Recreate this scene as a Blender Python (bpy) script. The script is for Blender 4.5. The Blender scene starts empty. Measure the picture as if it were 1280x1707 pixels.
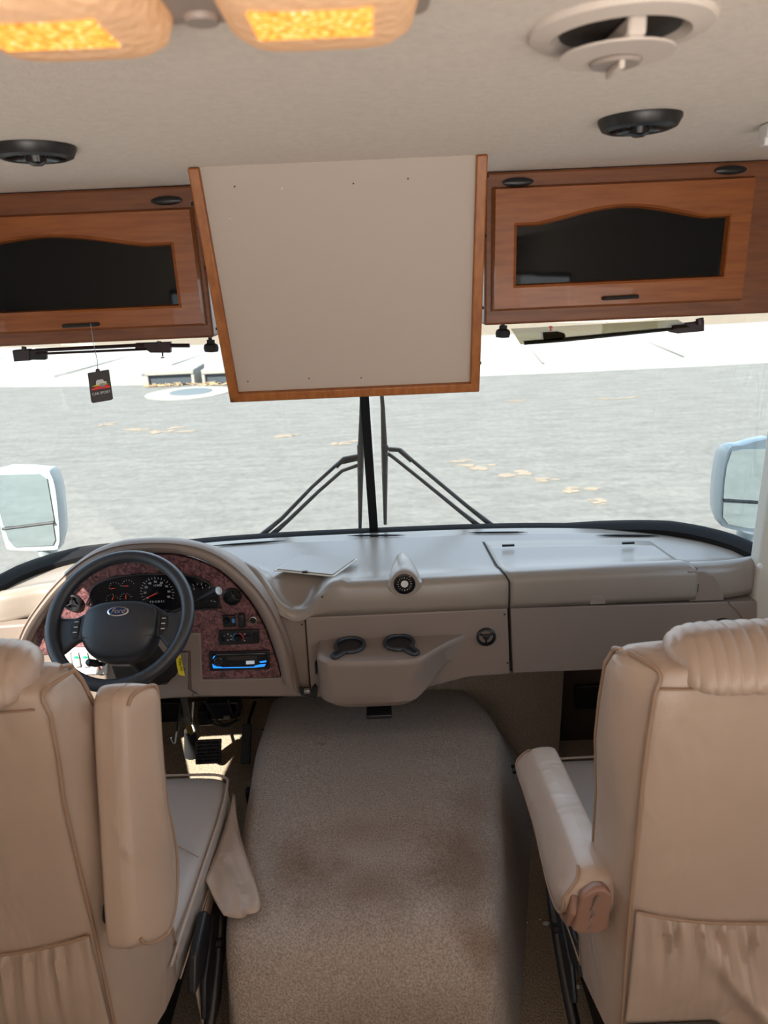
import bpy, bmesh, math, random
from mathutils import Vector, Matrix, Euler
random.seed(7)
C = bpy.context.scene.collection
scene = bpy.context.scene
PI = math.pi

# ------------------------------------------------------------------ camera
F = 1183.0; PITCH = math.radians(18.7); ROLL = math.radians(2.5); CAM = Vector((.03, 0, 1.76))
_f = Vector((0, math.cos(PITCH), -math.sin(PITCH))); _u = Vector((0, math.sin(PITCH), math.cos(PITCH))); _r = Vector((1, 0, 0))
_R = _r*math.cos(ROLL) - _u*math.sin(ROLL); _U = _r*math.sin(ROLL) + _u*math.cos(ROLL)
cam = bpy.data.objects.new('camera', bpy.data.cameras.new('camera')); C.objects.link(cam)
cam.matrix_world = Matrix(((_R.x, _U.x, -_f.x, CAM.x), (_R.y, _U.y, -_f.y, CAM.y), (_R.z, _U.z, -_f.z, CAM.z), (0, 0, 0, 1)))
cam.data.sensor_fit = 'HORIZONTAL'; cam.data.sensor_width = 36; cam.data.lens = F/1280*36
cam.data.clip_start = .02; cam.data.clip_end = 500
cam.data.dof.use_dof = True; cam.data.dof.focus_distance = 1.9; cam.data.dof.aperture_fstop = 7
scene.camera = cam

# ------------------------------------------------------------------ light
scene.view_settings.view_transform = 'Standard'; scene.view_settings.look = 'None'
scene.view_settings.gamma = 1; scene.view_settings.use_curve_mapping = False
scene.view_settings.exposure = 0.0
w = bpy.data.worlds.new('sky'); scene.world = w; w.use_nodes = True
nt = w.node_tree; bg = nt.nodes['Background']
tc = nt.nodes.new('ShaderNodeTexCoord'); sp = nt.nodes.new('ShaderNodeSeparateXYZ'); rp = nt.nodes.new('ShaderNodeValToRGB')
nt.links.new(tc.outputs['Generated'], sp.inputs[0]); nt.links.new(sp.outputs[2], rp.inputs[0]); nt.links.new(rp.outputs[0], bg.inputs[0])
rp.color_ramp.elements[0].position = 0.0; rp.color_ramp.elements[0].color = (.74, .87, 1, 1)
rp.color_ramp.elements[1].position = .6; rp.color_ramp.elements[1].color = (.50, .72, 1, 1)
bg.inputs[1].default_value = 2.5
sun = bpy.data.objects.new('sun', bpy.data.lights.new('sun', 'SUN')); C.objects.link(sun)
sun.data.energy = 19; sun.data.angle = .009; sun.data.color = (1, .95, .86)
SUNDIR = Vector((-.45, -.85, .85)).normalized()
sun.rotation_euler = SUNDIR.to_track_quat('Z', 'Y').to_euler()
def area(name, loc, target, sx, sy, e, col):
    l = bpy.data.lights.new(name, 'AREA'); l.shape = 'RECTANGLE'; l.size = sx; l.size_y = sy; l.energy = e; l.color = col
    o = bpy.data.objects.new(name, l); C.objects.link(o); o.location = loc
    o.rotation_euler = (Vector(loc)-Vector(target)).to_track_quat('Z', 'Y').to_euler(); return o
# daylight entering by the living-room windows behind the camera, by the driver window and the windshield; plus two added fill lamps
area('daylight_left_rear', (-1.08, -1.6, 1.35), (0, .2, 1.5), 1.6, .7, 3, (1, .90, .80))
area('daylight_right_rear', (1.08, -1.6, 1.35), (0, .2, 1.5), 1.6, .7, 6, (1, .90, .80))
area('seat_fill_right', (1.09, .10, 1.38), (0, .5, 1.25), .60, .55, 4.6, (1, .91, .82))  # added fill lamp for the passenger seat back; the wall is closed here
rb = area('ceiling_fill_rear', (0, -2.3, .8), (0, .1, 2.9), 1.8, .9, 25, (1, .91, .83)); rb.data.spread = math.radians(80)  # added fill lamp aimed upward to brighten the ceiling, not at any window
area('daylight_windshield', (0, 2.75, 1.95), (0, 1.2, .9), 2.0, .8, 12, (.78, .89, 1))

# ------------------------------------------------------------------ unprojection onto real planes
def ray(x, y): return _f + _R*((x-640)/F) + _U*((853.5-y)/F)
def on(ax, x, y, v):
    d = ray(x, y); return CAM + d*((v-CAM[ax])/d[ax])
def onX(x, y, v): return on(0, x, y, v)
def onY(x, y, v): return on(1, x, y, v)
def onZ(x, y, v): return on(2, x, y, v)

# ------------------------------------------------------------------ materials
def mat(name, col, rough=.5, metal=0, var=0, vscale=20, col2=None, bump=0, bscale=200, bdist=.002, coat=0, spec=.5,
        emit=None, estr=0, trans=0, stretch=None, btype='noise', sheen=0, alpha=1):
    m = bpy.data.materials.new(name); m.use_nodes = True
    n = m.node_tree.nodes; l = m.node_tree.links; b = n['Principled BSDF']
    b.inputs['Base Color'].default_value = (*col, 1); b.inputs['Roughness'].default_value = rough
    b.inputs['Metallic'].default_value = metal; b.inputs['Coat Weight'].default_value = coat
    b.inputs['Specular IOR Level'].default_value = spec; b.inputs['Sheen Weight'].default_value = sheen
    b.inputs['Transmission Weight'].default_value = trans; b.inputs['Alpha'].default_value = alpha
    if emit: b.inputs['Emission Color'].default_value = (*emit, 1); b.inputs['Emission Strength'].default_value = estr
    tcn = n.new('ShaderNodeTexCoord'); mp = n.new('ShaderNodeMapping'); l.new(tcn.outputs['Object'], mp.inputs[0])
    if stretch: mp.inputs['Scale'].default_value = stretch
    if col2 is None: col2 = tuple(c*(1-var) for c in col)
    if var or col2 != col:
        t = n.new('ShaderNodeTexNoise'); t.inputs['Scale'].default_value = vscale; t.inputs['Detail'].default_value = 5
        l.new(mp.outputs[0], t.inputs['Vector'])
        r = n.new('ShaderNodeValToRGB'); r.color_ramp.elements[0].position = .35; r.color_ramp.elements[1].position = .68
        r.color_ramp.elements[0].color = (*col, 1); r.color_ramp.elements[1].color = (*col2, 1)
        l.new(t.outputs['Fac'], r.inputs[0]); l.new(r.outputs[0], b.inputs['Base Color'])
    if bump:
        if btype == 'noise':
            t2 = n.new('ShaderNodeTexNoise'); t2.inputs['Detail'].default_value = 3; out = 'Fac'
        else:
            t2 = n.new('ShaderNodeTexVoronoi'); out = 'Distance'
        t2.inputs['Scale'].default_value = bscale; l.new(tcn.outputs['Object'], t2.inputs['Vector'])
        bm = n.new('ShaderNodeBump'); bm.inputs['Strength'].default_value = bump; bm.inputs['Distance'].default_value = bdist
        l.new(t2.outputs[out], bm.inputs['Height']); l.new(bm.outputs[0], b.inputs['Normal'])
    return m
M = {}
M['ceiling'] = mat('ceiling_fabric', (.80, .72, .65), .95, bump=.5, bscale=260, bdist=.003, var=.08, vscale=90)
M['wall'] = mat('wall_vinyl', (.55, .48, .40), .8, bump=.2, bscale=200)
M['wood'] = mat('oak_stain', (.30, .092, .020), .38, col2=(.22, .060, .012), vscale=9, stretch=(1.2, 14, 14), bump=.12, bscale=90, coat=.2)
M['woodv'] = mat('oak_stain_face', (.20, .070, .026), .45, col2=(.145, .047, .018), vscale=7, stretch=(1.5, 18, 18), bump=.1, bscale=90)
M['woodb'] = mat('board_frame_wood', (.34, .115, .022), .42, col2=(.24, .072, .013), vscale=9, stretch=(9, 9, 3), bump=.1, bscale=80)
M['board'] = mat('board_laminate', (.43, .365, .315), .55, bump=.12, bscale=420, bdist=.001)
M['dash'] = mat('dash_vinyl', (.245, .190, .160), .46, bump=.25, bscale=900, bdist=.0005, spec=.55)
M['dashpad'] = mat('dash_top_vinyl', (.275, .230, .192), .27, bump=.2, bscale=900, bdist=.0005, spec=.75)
M['seam'] = mat('dark_seam', (.03, .022, .018), .7)
M['black'] = mat('black_plastic', (.012, .012, .014), .38, bump=.2, bscale=900, bdist=.0004)
M['wheelblack'] = mat('steering_wheel_vinyl', (.016, .019, .026), .42, bump=.25, bscale=1100, bdist=.0004, spec=.7)
M['gloss'] = mat('gloss_black', (.006, .006, .008), .12)
M['rubber'] = mat('black_rubber', (.018, .018, .019), .75)
M['dark'] = mat('dark_metal', (.025, .024, .025), .45, metal=.6)
M['maroon'] = mat('dark_brown_metal', (.035, .018, .02), .4, metal=.3)
M['chrome'] = mat('chrome', (.7, .7, .7), .15, metal=1)
M['steel'] = mat('dull_steel', (.35, .33, .30), .4, metal=.8)
M['brass'] = mat('brass', (.62, .43, .12), .35, metal=.7)
M['leather'] = mat('tan_leather', (.415, .308, .240), .36, bump=.35, bscale=420, bdist=.0008, spec=.6, var=.06, vscale=6)
M['leathertop'] = mat('cushion_leather', (.40, .345, .31), .36, bump=.3, bscale=420, bdist=.0008, spec=.6)
M['piping'] = mat('piping_leather', (.30, .19, .125), .45)
M['armcore'] = mat('brown_vinyl', (.24, .125, .085), .5, bump=.2, bscale=500, bdist=.0006)
M['white'] = mat('white_plastic', (.72, .72, .70), .4)
M['mirrorwhite'] = mat('mirror_housing_paint', (.30, .36, .38), .3, coat=.3)
M['mark'] = mat('white_print', (.65, .65, .65), .5)
M['greenmark'] = mat('green_print', (.03, .45, .22), .5)
M['redmark'] = mat('red_print', (.75, .05, .04), .5)
M['bluemark'] = mat('blue_print', (.06, .25, .6), .5)
M['yellow'] = mat('yellow_tag_card', (.80, .66, .03), .5)
M['needle'] = mat('red_needle', (.8, .06, .03), .5, emit=(.9, .08, .03), estr=.15)
M['asphalt'] = mat('asphalt', (.136, .131, .117), .9, col2=(.106, .102, .092), vscale=2.6, bump=.5, bscale=45, bdist=.012, stretch=(.7, 2.2, 1))
M['concrete'] = mat('sidewalk_concrete', (.215, .207, .185), .9, col2=(.185, .178, .158), vscale=.9, bump=.2, bscale=30, bdist=.004)
M['dirt'] = mat('desert_dirt', (.165, .125, .08), .95, var=.2, vscale=3)
M['conj'] = mat('concrete_joint', (.24, .23, .21), .9)
M['iron'] = mat('cast_iron', (.10, .12, .125), .6, metal=.2, bump=.6, bscale=30, bdist=.01)
M['sand'] = mat('spilled_sand', (.205, .165, .12), .95, var=.15, vscale=14)
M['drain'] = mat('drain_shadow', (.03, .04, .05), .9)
M['straw'] = mat('straw', (.35, .24, .13), .9)
M['visor'] = None
M['gasket'] = mat('windshield_gasket', (.012, .012, .013), .85, spec=.15)
M['tag'] = mat('tag_card', (.05, .042, .042), .5)
M['string'] = mat('string', (.25, .35, .5), .7)
M['trim'] = mat('pillar_vinyl', (.62, .61, .55), .45, bump=.2, bscale=700, bdist=.0005)
M['doortrim'] = mat('door_white', (.60, .64, .72), .35)
M['ventw'] = mat('ceiling_vent_plastic', (.68, .60, .54), .6)
M['lampbase'] = mat('lamp_base_plastic', (.36, .30, .27), .5)

def new_nodes(name):
    m = bpy.data.materials.new(name); m.use_nodes = True; n = m.node_tree.nodes
    n.clear(); return m, n, m.node_tree.links
# dusty clear glass
def glass(name, tint, dust, gloss_add=0.0, ior=1.5):
    m, n, l = new_nodes(name); out = n.new('ShaderNodeOutputMaterial')
    tr = n.new('ShaderNodeBsdfTransparent'); tr.inputs[0].default_value = (*tint, 1)
    df = n.new('ShaderNodeBsdfDiffuse'); df.inputs[0].default_value = (.8, .80, .72, 1)
    gl = n.new('ShaderNodeBsdfGlossy'); gl.inputs['Roughness'].default_value = .01
    m1 = n.new('ShaderNodeMixShader'); m1.inputs[0].default_value = dust; l.new(tr.outputs[0], m1.inputs[1]); l.new(df.outputs[0], m1.inputs[2])
    fr = n.new('ShaderNodeFresnel'); fr.inputs[0].default_value = ior
    ad = n.new('ShaderNodeMath'); ad.operation = 'ADD'; ad.inputs[1].default_value = gloss_add; l.new(fr.outputs[0], ad.inputs[0])
    mn = n.new('ShaderNodeMath'); mn.operation = 'MINIMUM'; mn.inputs[1].default_value = .11; l.new(ad.outputs[0], mn.inputs[0]); ad = mn
    m2 = n.new('ShaderNodeMixShader'); l.new(ad.outputs[0], m2.inputs[0]); l.new(m1.outputs[0], m2.inputs[1]); l.new(gl.outputs[0], m2.inputs[2])
    l.new(m2.outputs[0], out.inputs[0]); return m
M['glass'] = glass('windshield_glass', (.96, .975, .95), .04, .02)
M['visor'] = glass('smoked_visor', (.50, .48, .31), .30)
M['sideglass'] = glass('side_window_glass', (.97, .98, .97), .01)
# dark cabinet glass
M['cabglass'] = mat('smoked_cabinet_glass', (.007, .008, .009), .04, spec=.22)
M['cabglass'].node_tree.nodes['Principled BSDF'].inputs['Roughness'].default_value = .03
# mirror
M['mirror'] = mat('mirror_glass', (.62, .74, .76), .03, metal=1)
# burl panel
def burl():
    m = mat('burl_wood', (.19, .075, .08), .32, bump=.1, bscale=200, coat=.3)
    n = m.node_tree.nodes; l = m.node_tree.links; b = n['Principled BSDF']
    tcn = n.new('ShaderNodeTexCoord')
    t = n.new('ShaderNodeTexNoise'); t.inputs['Scale'].default_value = 42; t.inputs['Detail'].default_value = 6; t.inputs['Distortion'].default_value = 2.8
    l.new(tcn.outputs['Object'], t.inputs['Vector'])
    r = n.new('ShaderNodeValToRGB'); e = r.color_ramp.elements
    e[0].position = .30; e[0].color = (.035, .012, .014, 1); e[1].position = .72; e[1].color = (.30, .14, .135, 1)
    k = e.new(.44); k.color = (.115, .048, .052, 1); k = e.new(.56); k.color = (.215, .095, .097, 1)
    l.new(t.outputs['Fac'], r.inputs[0]); l.new(r.outputs[0], b.inputs['Base Color']); return m
M['burl'] = burl()
def grain(m, scale, lo):      # fine stone grain over a base colour
    n = m.node_tree.nodes; l = m.node_tree.links; b = n['Principled BSDF']; src = b.inputs['Base Color'].links[0].from_socket
    tcn = n.new('ShaderNodeTexCoord'); t = n.new('ShaderNodeTexNoise'); t.inputs['Scale'].default_value = scale; t.inputs['Detail'].default_value = 8; t.inputs['Roughness'].default_value = .75
    l.new(tcn.outputs['Object'], t.inputs['Vector']); r = n.new('ShaderNodeMapRange'); r.inputs[1].default_value = .36; r.inputs[2].default_value = .64; r.inputs[3].default_value = lo; r.inputs[4].default_value = 1.12
    l.new(t.outputs['Fac'], r.inputs[0]); mx = n.new('ShaderNodeVectorMath'); mx.operation = 'SCALE'; l.new(src, mx.inputs[0]); l.new(r.outputs[0], mx.inputs['Scale']); l.new(mx.outputs[0], b.inputs['Base Color'])
grain(M['asphalt'], 9, .78); grain(M['concrete'], 5, .92)
def wrinkle(m, scale, strength, dist):
    n = m.node_tree.nodes; l = m.node_tree.links; b = n['Principled BSDF']; t = n.new('ShaderNodeTexNoise'); tcn = n.new('ShaderNodeTexCoord')
    mp = n.new('ShaderNodeMapping'); mp.inputs['Scale'].default_value = (1, 1, .45); l.new(tcn.outputs['Object'], mp.inputs[0]); l.new(mp.outputs[0], t.inputs['Vector'])
    t.inputs['Scale'].default_value = scale; t.inputs['Detail'].default_value = 2; t.inputs['Distortion'].default_value = .8
    k = n.new('ShaderNodeBump'); k.inputs['Strength'].default_value = strength; k.inputs['Distance'].default_value = dist; l.new(t.outputs['Fac'], k.inputs['Height'])
    old = b.inputs['Normal'].links[0].from_node; l.new(k.outputs[0], old.inputs['Normal'])
wrinkle(M['leather'], 10, .6, .014); wrinkle(M['leathertop'], 8, .3, .01)
# carpet, worn stains with a shape of their own
def carpet(name, base, stains):
    m = mat(name, base, .97, bump=1.0, bscale=190, bdist=.006, btype='noise', sheen=.15, spec=.15)
    n = m.node_tree.nodes; l = m.node_tree.links; b = n['Principled BSDF']
    tcn = n.new('ShaderNodeTexCoord')
    v = n.new('ShaderNodeTexNoise'); v.inputs['Scale'].default_value = 230; v.inputs['Detail'].default_value = 3; l.new(tcn.outputs['Object'], v.inputs['Vector'])
    r = n.new('ShaderNodeValToRGB'); r.color_ramp.elements[0].position = .36; r.color_ramp.elements[1].position = .62
    r.color_ramp.elements[0].color = (*[c*.7 for c in base], 1); r.color_ramp.elements[1].color = (*[c*1.12 for c in base], 1)
    l.new(v.outputs['Fac'], r.inputs[0]); prev = r.outputs[0]
    big = n.new('ShaderNodeTexNoise'); big.inputs['Scale'].default_value = 9; big.inputs['Detail'].default_value = 4; l.new(tcn.outputs['Object'], big.inputs['Vector'])
    for (cx, cy, rx, ry, s) in stains:
        mp = n.new('ShaderNodeMapping'); mp.vector_type = 'POINT'; mp.inputs['Location'].default_value = (-cx/rx, -(cy-1.5)/ry, 0); mp.inputs['Scale'].default_value = (1/rx, 1/ry, 0)
        l.new(tcn.outputs['Object'], mp.inputs[0])
        g = n.new('ShaderNodeVectorMath'); g.operation = 'LENGTH'; l.new(mp.outputs[0], g.inputs[0])
        a = n.new('ShaderNodeMath'); a.operation = 'ADD'; l.new(g.outputs['Value'], a.inputs[0])
        k = n.new('ShaderNodeMath'); k.operation = 'MULTIPLY_ADD'; k.inputs[1].default_value = 1.4; k.inputs[2].default_value = -.7; l.new(big.outputs['Fac'], k.inputs[0]); l.new(k.outputs[0], a.inputs[1])
        mr = n.new('ShaderNodeMapRange'); mr.inputs[1].default_value = .2; mr.inputs[2].default_value = 1.15; mr.inputs[3].default_value = s; mr.inputs[4].default_value = 0
        l.new(a.outputs[0], mr.inputs[0])
        mx = n.new('ShaderNodeMix'); mx.data_type = 'RGBA'; mx.blend_type = 'MULTIPLY'; l.new(mr.outputs[0], mx.inputs[0]); l.new(prev, mx.inputs[6]); mx.inputs[7].default_value = (.50, .36, .26, 1)
        prev = mx.outputs[2]
    l.new(prev, b.inputs['Base Color']); return m
M['carpet'] = carpet('floor_carpet', (.34, .27, .20), [])
M['dogcarpet'] = carpet('engine_cover_carpet', (.40, .325, .275), [(-.20, 1.33, .10, .12, .8), (-.06, 1.25, .16, .09, .65), (.18, 1.30, .11, .16, .7), (.24, 1.52, .07, .12, .4), (-.1, 1.44, .2, .06, .3), (.2, 1.15, .05, .03, .5), (-.19, 1.80, .03, .012, .6), (.05, 1.05, .35, .06, .4)])
# lamp lens: ribbed plastic lit from inside
def lens(name):
    m, n, l = new_nodes(name); out = n.new('ShaderNodeOutputMaterial')
    b = n.new('ShaderNodeBsdfPrincipled'); b.inputs['Base Color'].default_value = (.72, .50, .34, 1); b.inputs['Roughness'].default_value = .35
    tcn = n.new('ShaderNodeTexCoord'); v = n.new('ShaderNodeTexVoronoi'); v.inputs['Scale'].default_value = 110; l.new(tcn.outputs['Object'], v.inputs['Vector'])
    b.inputs['Emission Color'].default_value = (1, .40, .10, 1); b.inputs['Emission Strength'].default_value = .28
    bm = n.new('ShaderNodeBump'); bm.inputs['Strength'].default_value = .6; bm.inputs['Distance'].default_value = .003
    l.new(v.outputs['Distance'], bm.inputs['Height']); l.new(bm.outputs[0], b.inputs['Normal'])
    l.new(b.outputs[0], out.inputs[0]); return m
M['lens'] = lens('amber_lamp_lens')
def glow():
    m, n, l = new_nodes('lamp_prism_glow'); out = n.new('ShaderNodeOutputMaterial'); e = n.new('ShaderNodeEmission')
    tcn = n.new('ShaderNodeTexCoord'); v = n.new('ShaderNodeTexVoronoi'); v.inputs['Scale'].default_value = 190; l.new(tcn.outputs['Object'], v.inputs['Vector'])
    r = n.new('ShaderNodeValToRGB'); el = r.color_ramp.elements; el[0].position = 0; el[0].color = (1, .88, .60, 1); el[1].position = .85; el[1].color = (.85, .22, .03, 1)
    k = el.new(.3); k.color = (1, .50, .09, 1)
    l.new(v.outputs['Distance'], r.inputs[0]); l.new(r.outputs[0], e.inputs[0]); e.inputs[1].default_value = 1.7
    l.new(e.outputs[0], out.inputs[0]); return m
M['glow'] = glow()
M['radioblue'] = mat('blue_backlight', (.02, .1, .5), .3, emit=(.02, .30, 1), estr=1.1)
M['radiowhite'] = mat('display_label', (.5, .55, .6), .3, emit=(.6, .7, .8), estr=.35)

# ------------------------------------------------------------------ mesh building
OFF = {}
def root(name, loc, label, cat, group=None, rz=0):
    o = bpy.data.objects.new(name, None); C.objects.link(o); o.empty_display_size = .05
    o.location = loc; o.rotation_euler = (0, 0, rz); o['label'] = label; o['category'] = cat
    if group: o['group'] = group
    OFF[o.name] = Vector(loc) if rz == 0 else Vector((0, 0, 0)); return o
def tag(o, label, cat, group=None):
    o['label'] = label; o['category'] = cat
    if group: o['group'] = group
    return o
class MB:
    def __init__(s): s.v = []; s.f = []; s.X = None
    def add(s, vs, fs):
        k = len(s.v)
        s.v += [(s.X @ Vector(p)) if s.X else Vector(p) for p in vs]; s.f += [tuple(i+k for i in f) for f in fs]; return s
    def prism(s, pts, vec):
        n = len(pts); vec = Vector(vec); a = [Vector(p) for p in pts]; b = [p+vec for p in a]
        return s.add(a+b, [tuple(range(n))[::-1], tuple(range(n, 2*n))] + [(i, (i+1) % n, n+(i+1) % n, n+i) for i in range(n)])
    def box(s, c, d, rot=None):
        x, y, z = [k/2 for k in d]; c = Vector(c)
        vs = [Vector((i*x, j*y, k*z)) for i in (-1, 1) for j in (-1, 1) for k in (-1, 1)]
        if rot: R = Euler(rot).to_matrix(); vs = [R @ v for v in vs]
        return s.add([v+c for v in vs], [(0, 1, 3, 2), (4, 6, 7, 5), (0, 4, 5, 1), (2, 3, 7, 6), (0, 2, 6, 4), (1, 5, 7, 3)])
    def tube(s, path, r, n=10, closed=False, flat=1.0, up=None):
        P = [Vector(p) for p in path]; N = len(P); rs = r if isinstance(r, (list, tuple)) else [r]*N
        vs = []; prev = None
        for i in range(N):
            if closed: t = P[(i+1) % N]-P[i-1]
            else: t = P[min(i+1, N-1)]-P[max(i-1, 0)]
            t.normalize()
            if prev is None:
                a = Vector(up) if up else (Vector((0, 0, 1)) if abs(t.z) < .9 else Vector((1, 0, 0)))
            else: a = prev
            a = (a - t*a.dot(t)).normalized(); prev = a; b = t.cross(a)
            for k in range(n):
                q = 2*PI*k/n; vs.append(P[i] + (a*math.cos(q)*flat + b*math.sin(q))*rs[i])
        fs = []
        for i in range(N if closed else N-1):
            j = (i+1) % N
            for k in range(n): fs.append((i*n+k, i*n+(k+1) % n, j*n+(k+1) % n, j*n+k))
        if not closed: fs += [tuple(range(n))[::-1], tuple((N-1)*n+k for k in range(n))]
        return s.add(vs, fs)
    def lathe(s, prof, c, axis=(0, 0, 1), n=32, sx=1.0, ref=None):
        a = Vector(axis).normalized(); c = Vector(c)
        u = Vector(ref) if ref else (Vector((1, 0, 0)) if abs(a.x) < .9 else Vector((0, 1, 0)))
        u = (u-a*u.dot(a)).normalized(); v = a.cross(u); vs = []; N = len(prof)
        for (r, h) in prof:
            for k in range(n):
                q = 2*PI*k/n; vs.append(c + a*h + (u*math.cos(q)*sx + v*math.sin(q))*max(r, 1e-5))
        fs = [(i*n+k, i*n+(k+1) % n, (i+1)*n+(k+1) % n, (i+1)*n+k) for i in range(N-1) for k in range(n)]
        fs += [tuple(range(n))[::-1], tuple((N-1)*n+k for k in range(n))]
        return s.add(vs, fs)
    def grid(s, rows, closed=False, caps=False):
        R = len(rows); K = len(rows[0]); vs = [p for r in rows for p in r]; fs = []
        for i in range(R-1):
            for k in range(K if closed else K-1): fs.append((i*K+k, i*K+(k+1) % K, (i+1)*K+(k+1) % K, (i+1)*K+k))
        if caps: fs += [tuple(range(K))[::-1], tuple((R-1)*K+k for k in range(K))]
        return s.add(vs, fs)
    def obj(s, name, m, parent=None, smooth=True, bevel=0, seg=3, sub=0, solid=0, angle=40):
        off = Vector((0, 0, 0)); p = parent
        while p is not None and p.name not in OFF: p = p.parent
        if p is not None: off = OFF[p.name]
        me = bpy.data.meshes.new(name); me.from_pydata([v-off for v in s.v], [], s.f)
        bm = bmesh.new(); bm.from_mesh(me); bmesh.ops.recalc_face_normals(bm, faces=bm.faces); bm.to_mesh(me); bm.free()
        o = bpy.data.objects.new(name, me); C.objects.link(o); me.materials.append(M[m] if isinstance(m, str) else m)
        if parent is not None: o.parent = parent
        if smooth:
            for q in me.polygons: q.use_smooth = True
            if not sub: me.set_sharp_from_angle(angle=math.radians(angle))
        if solid:
            d = o.modifiers.new('thickness', 'SOLIDIFY'); d.thickness = solid; d.offset = -1
        if bevel:
            d = o.modifiers.new('bevel', 'BEVEL'); d.width = bevel; d.segments = seg; d.limit_method = 'ANGLE'; d.angle_limit = math.radians(35)
            d.harden_normals = False
        if sub:
            d = o.modifiers.new('smooth', 'SUBSURF'); d.levels = sub; d.render_levels = sub
        return o
def struct(o): o['kind'] = 'structure'; return o
def box(name, c, d, m, parent=None, bevel=.002, rot=None, seg=2):
    return MB().box(c, d, rot).obj(name, m, parent, bevel=bevel, seg=seg)
def smooth_path(pts, n=8, closed=False):
    P = [Vector(p) for p in pts]; N = len(P); out = []
    for i in range(N if closed else N-1):
        if closed: a, b, c, d = P[i-1], P[i], P[(i+1) % N], P[(i+2) % N]
        else: a, b, c, d = P[max(i-1, 0)], P[i], P[i+1], P[min(i+2, N-1)]
        for k in range(n):
            t = k/n
            out.append(.5*((2*b) + (c-a)*t + (2*a-5*b+4*c-d)*t*t + (3*b-a-3*c+d)*t*t*t))
    if not closed: out.append(P[-1])
    return out
def text(s, size, m, X, parent, name='lettering', ext=.0004, shear=0, align='CENTER'):
    cu = bpy.data.curves.new('t', 'FONT'); cu.body = s; cu.size = size; cu.extrude = ext; cu.align_x = align; cu.align_y = 'CENTER'; cu.shear = shear
    t = bpy.data.objects.new('t', cu); C.objects.link(t); dg = bpy.context.evaluated_depsgraph_get(); dg.update()
    me = bpy.data.meshes.new_from_object(t.evaluated_get(dg)); bpy.data.objects.remove(t)
    b = MB(); b.X = X; b.add([v.co.copy() for v in me.vertices], [tuple(p.vertices) for p in me.polygons])
    bpy.data.meshes.remove(me)
    return b.obj(name, m, parent, smooth=False)
def frame(o, xd, yd):      # matrix with local x,y along the given directions
    x = Vector(xd).normalized(); y = Vector(yd); y = (y-x*y.dot(x)).normalized(); z = x.cross(y); o = Vector(o)
    return Matrix(((x.x, y.x, z.x, o.x), (x.y, y.y, z.y, o.y), (x.z, y.z, z.z, o.z), (0, 0, 0, 1)))
def carve(o, cutter):
    c = cutter.obj('cutter', 'black', o.parent, smooth=False); c.location = (0, 0, 0)
    d = o.modifiers.new('cut', 'BOOLEAN'); d.object = c; d.operation = 'DIFFERENCE'; d.solver = 'EXACT'
    dg = bpy.context.evaluated_depsgraph_get(); dg.update()
    me = bpy.data.meshes.new_from_object(o.evaluated_get(dg)); o.modifiers.clear(); old = o.data; o.data = me; bpy.data.meshes.remove(old)
    cm = c.data; bpy.data.objects.remove(c); bpy.data.meshes.remove(cm); me.set_sharp_from_angle(angle=math.radians(40)); return o

# ================================================================== SETTING
def GZ(x): return .955 + .03*min(1, max(0, (abs(x)-.62)/.3))
def WY(x, z=.95):                      # plan curve of the windshield
    return 1.76 + .44*max(0, 1-(abs(x)/1.09)**3)**.4 - .10*(z-.95)
ZC = 1.96
struct(MB().box((0, -.4, -.02), (2.3, 5.9, .04)).obj('floor', 'carpet', smooth=False))
struct(MB().box((0, -.52, ZC+.02), (2.3, 5.8, .04)).obj('ceiling', 'ceiling', smooth=False))
def wall(name, x, holes, y0, y1):
    # a wall slab with rectangular openings, built from strips
    b = MB(); t = .05; ys = sorted({y0, y1, *[h[0] for h in holes], *[h[1] for h in holes]})
    for a, c in zip(ys[:-1], ys[1:]):
        hs = [h for h in holes if h[0] <= a and h[1] >= c]
        segs = [(0, ZC)] if not hs else [(0, hs[0][2]), (hs[0][3], ZC)]
        for z0, z1 in segs: b.box((x, (a+c)/2, (z0+z1)/2), (t, c-a, z1-z0))
    return struct(b.obj(name, 'wall', smooth=False))
wall('wall_left', -1.125, [(1.03, 1.74, .80, 1.68), (-2.4, -.7, 1.0, 1.7)], -3.35, 1.80)
wall('wall_right', 1.145, [(.75, 1.62, .95, 1.62), (-2.4, -.7, 1.0, 1.7)], -3.35, 1.80)
b = MB()
for c, d in (((0, -3.35, .45), (2.3, .05, .9)), ((0, -3.35, 1.86), (2.3, .05, .2)), ((-1.05, -3.35, 1.33), (.2, .05, .86)), ((1.05, -3.35, 1.33), (.2, .05, .86))): b.box(c, d)
struct(b.obj('wall_rear', 'wall', smooth=False))
# front cap: firewall below the dash and header above the glass
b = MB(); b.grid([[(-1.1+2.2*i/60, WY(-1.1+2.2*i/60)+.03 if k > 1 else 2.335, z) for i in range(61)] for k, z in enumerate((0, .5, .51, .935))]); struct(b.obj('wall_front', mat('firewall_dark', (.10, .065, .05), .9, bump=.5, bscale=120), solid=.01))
xs = [-1.09 + 2.18*i/60 for i in range(61)]
b = MB()
rows = [[(x, WY(x, 1.8)+.03, z) for x in xs] for z in (1.76, 2.0)] + [[(x, 1.55, 2.0) for x in xs]]
b.grid(rows); struct(b.obj('trim_1', 'wall', solid=.01))
for sx in (-1, 1): struct(MB().box((sx*1.12, 1.77, .45), (.05, .36, .9)).obj('trim_2' if sx < 0 else 'trim_3', 'wall', smooth=False))
for sx in (-1, 1): struct(MB().box((sx*1.11, 2.1, .25), (.04, .5, .5)).obj('wall_front_left' if sx < 0 else 'wall_front_right', 'wall', smooth=False))
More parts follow.
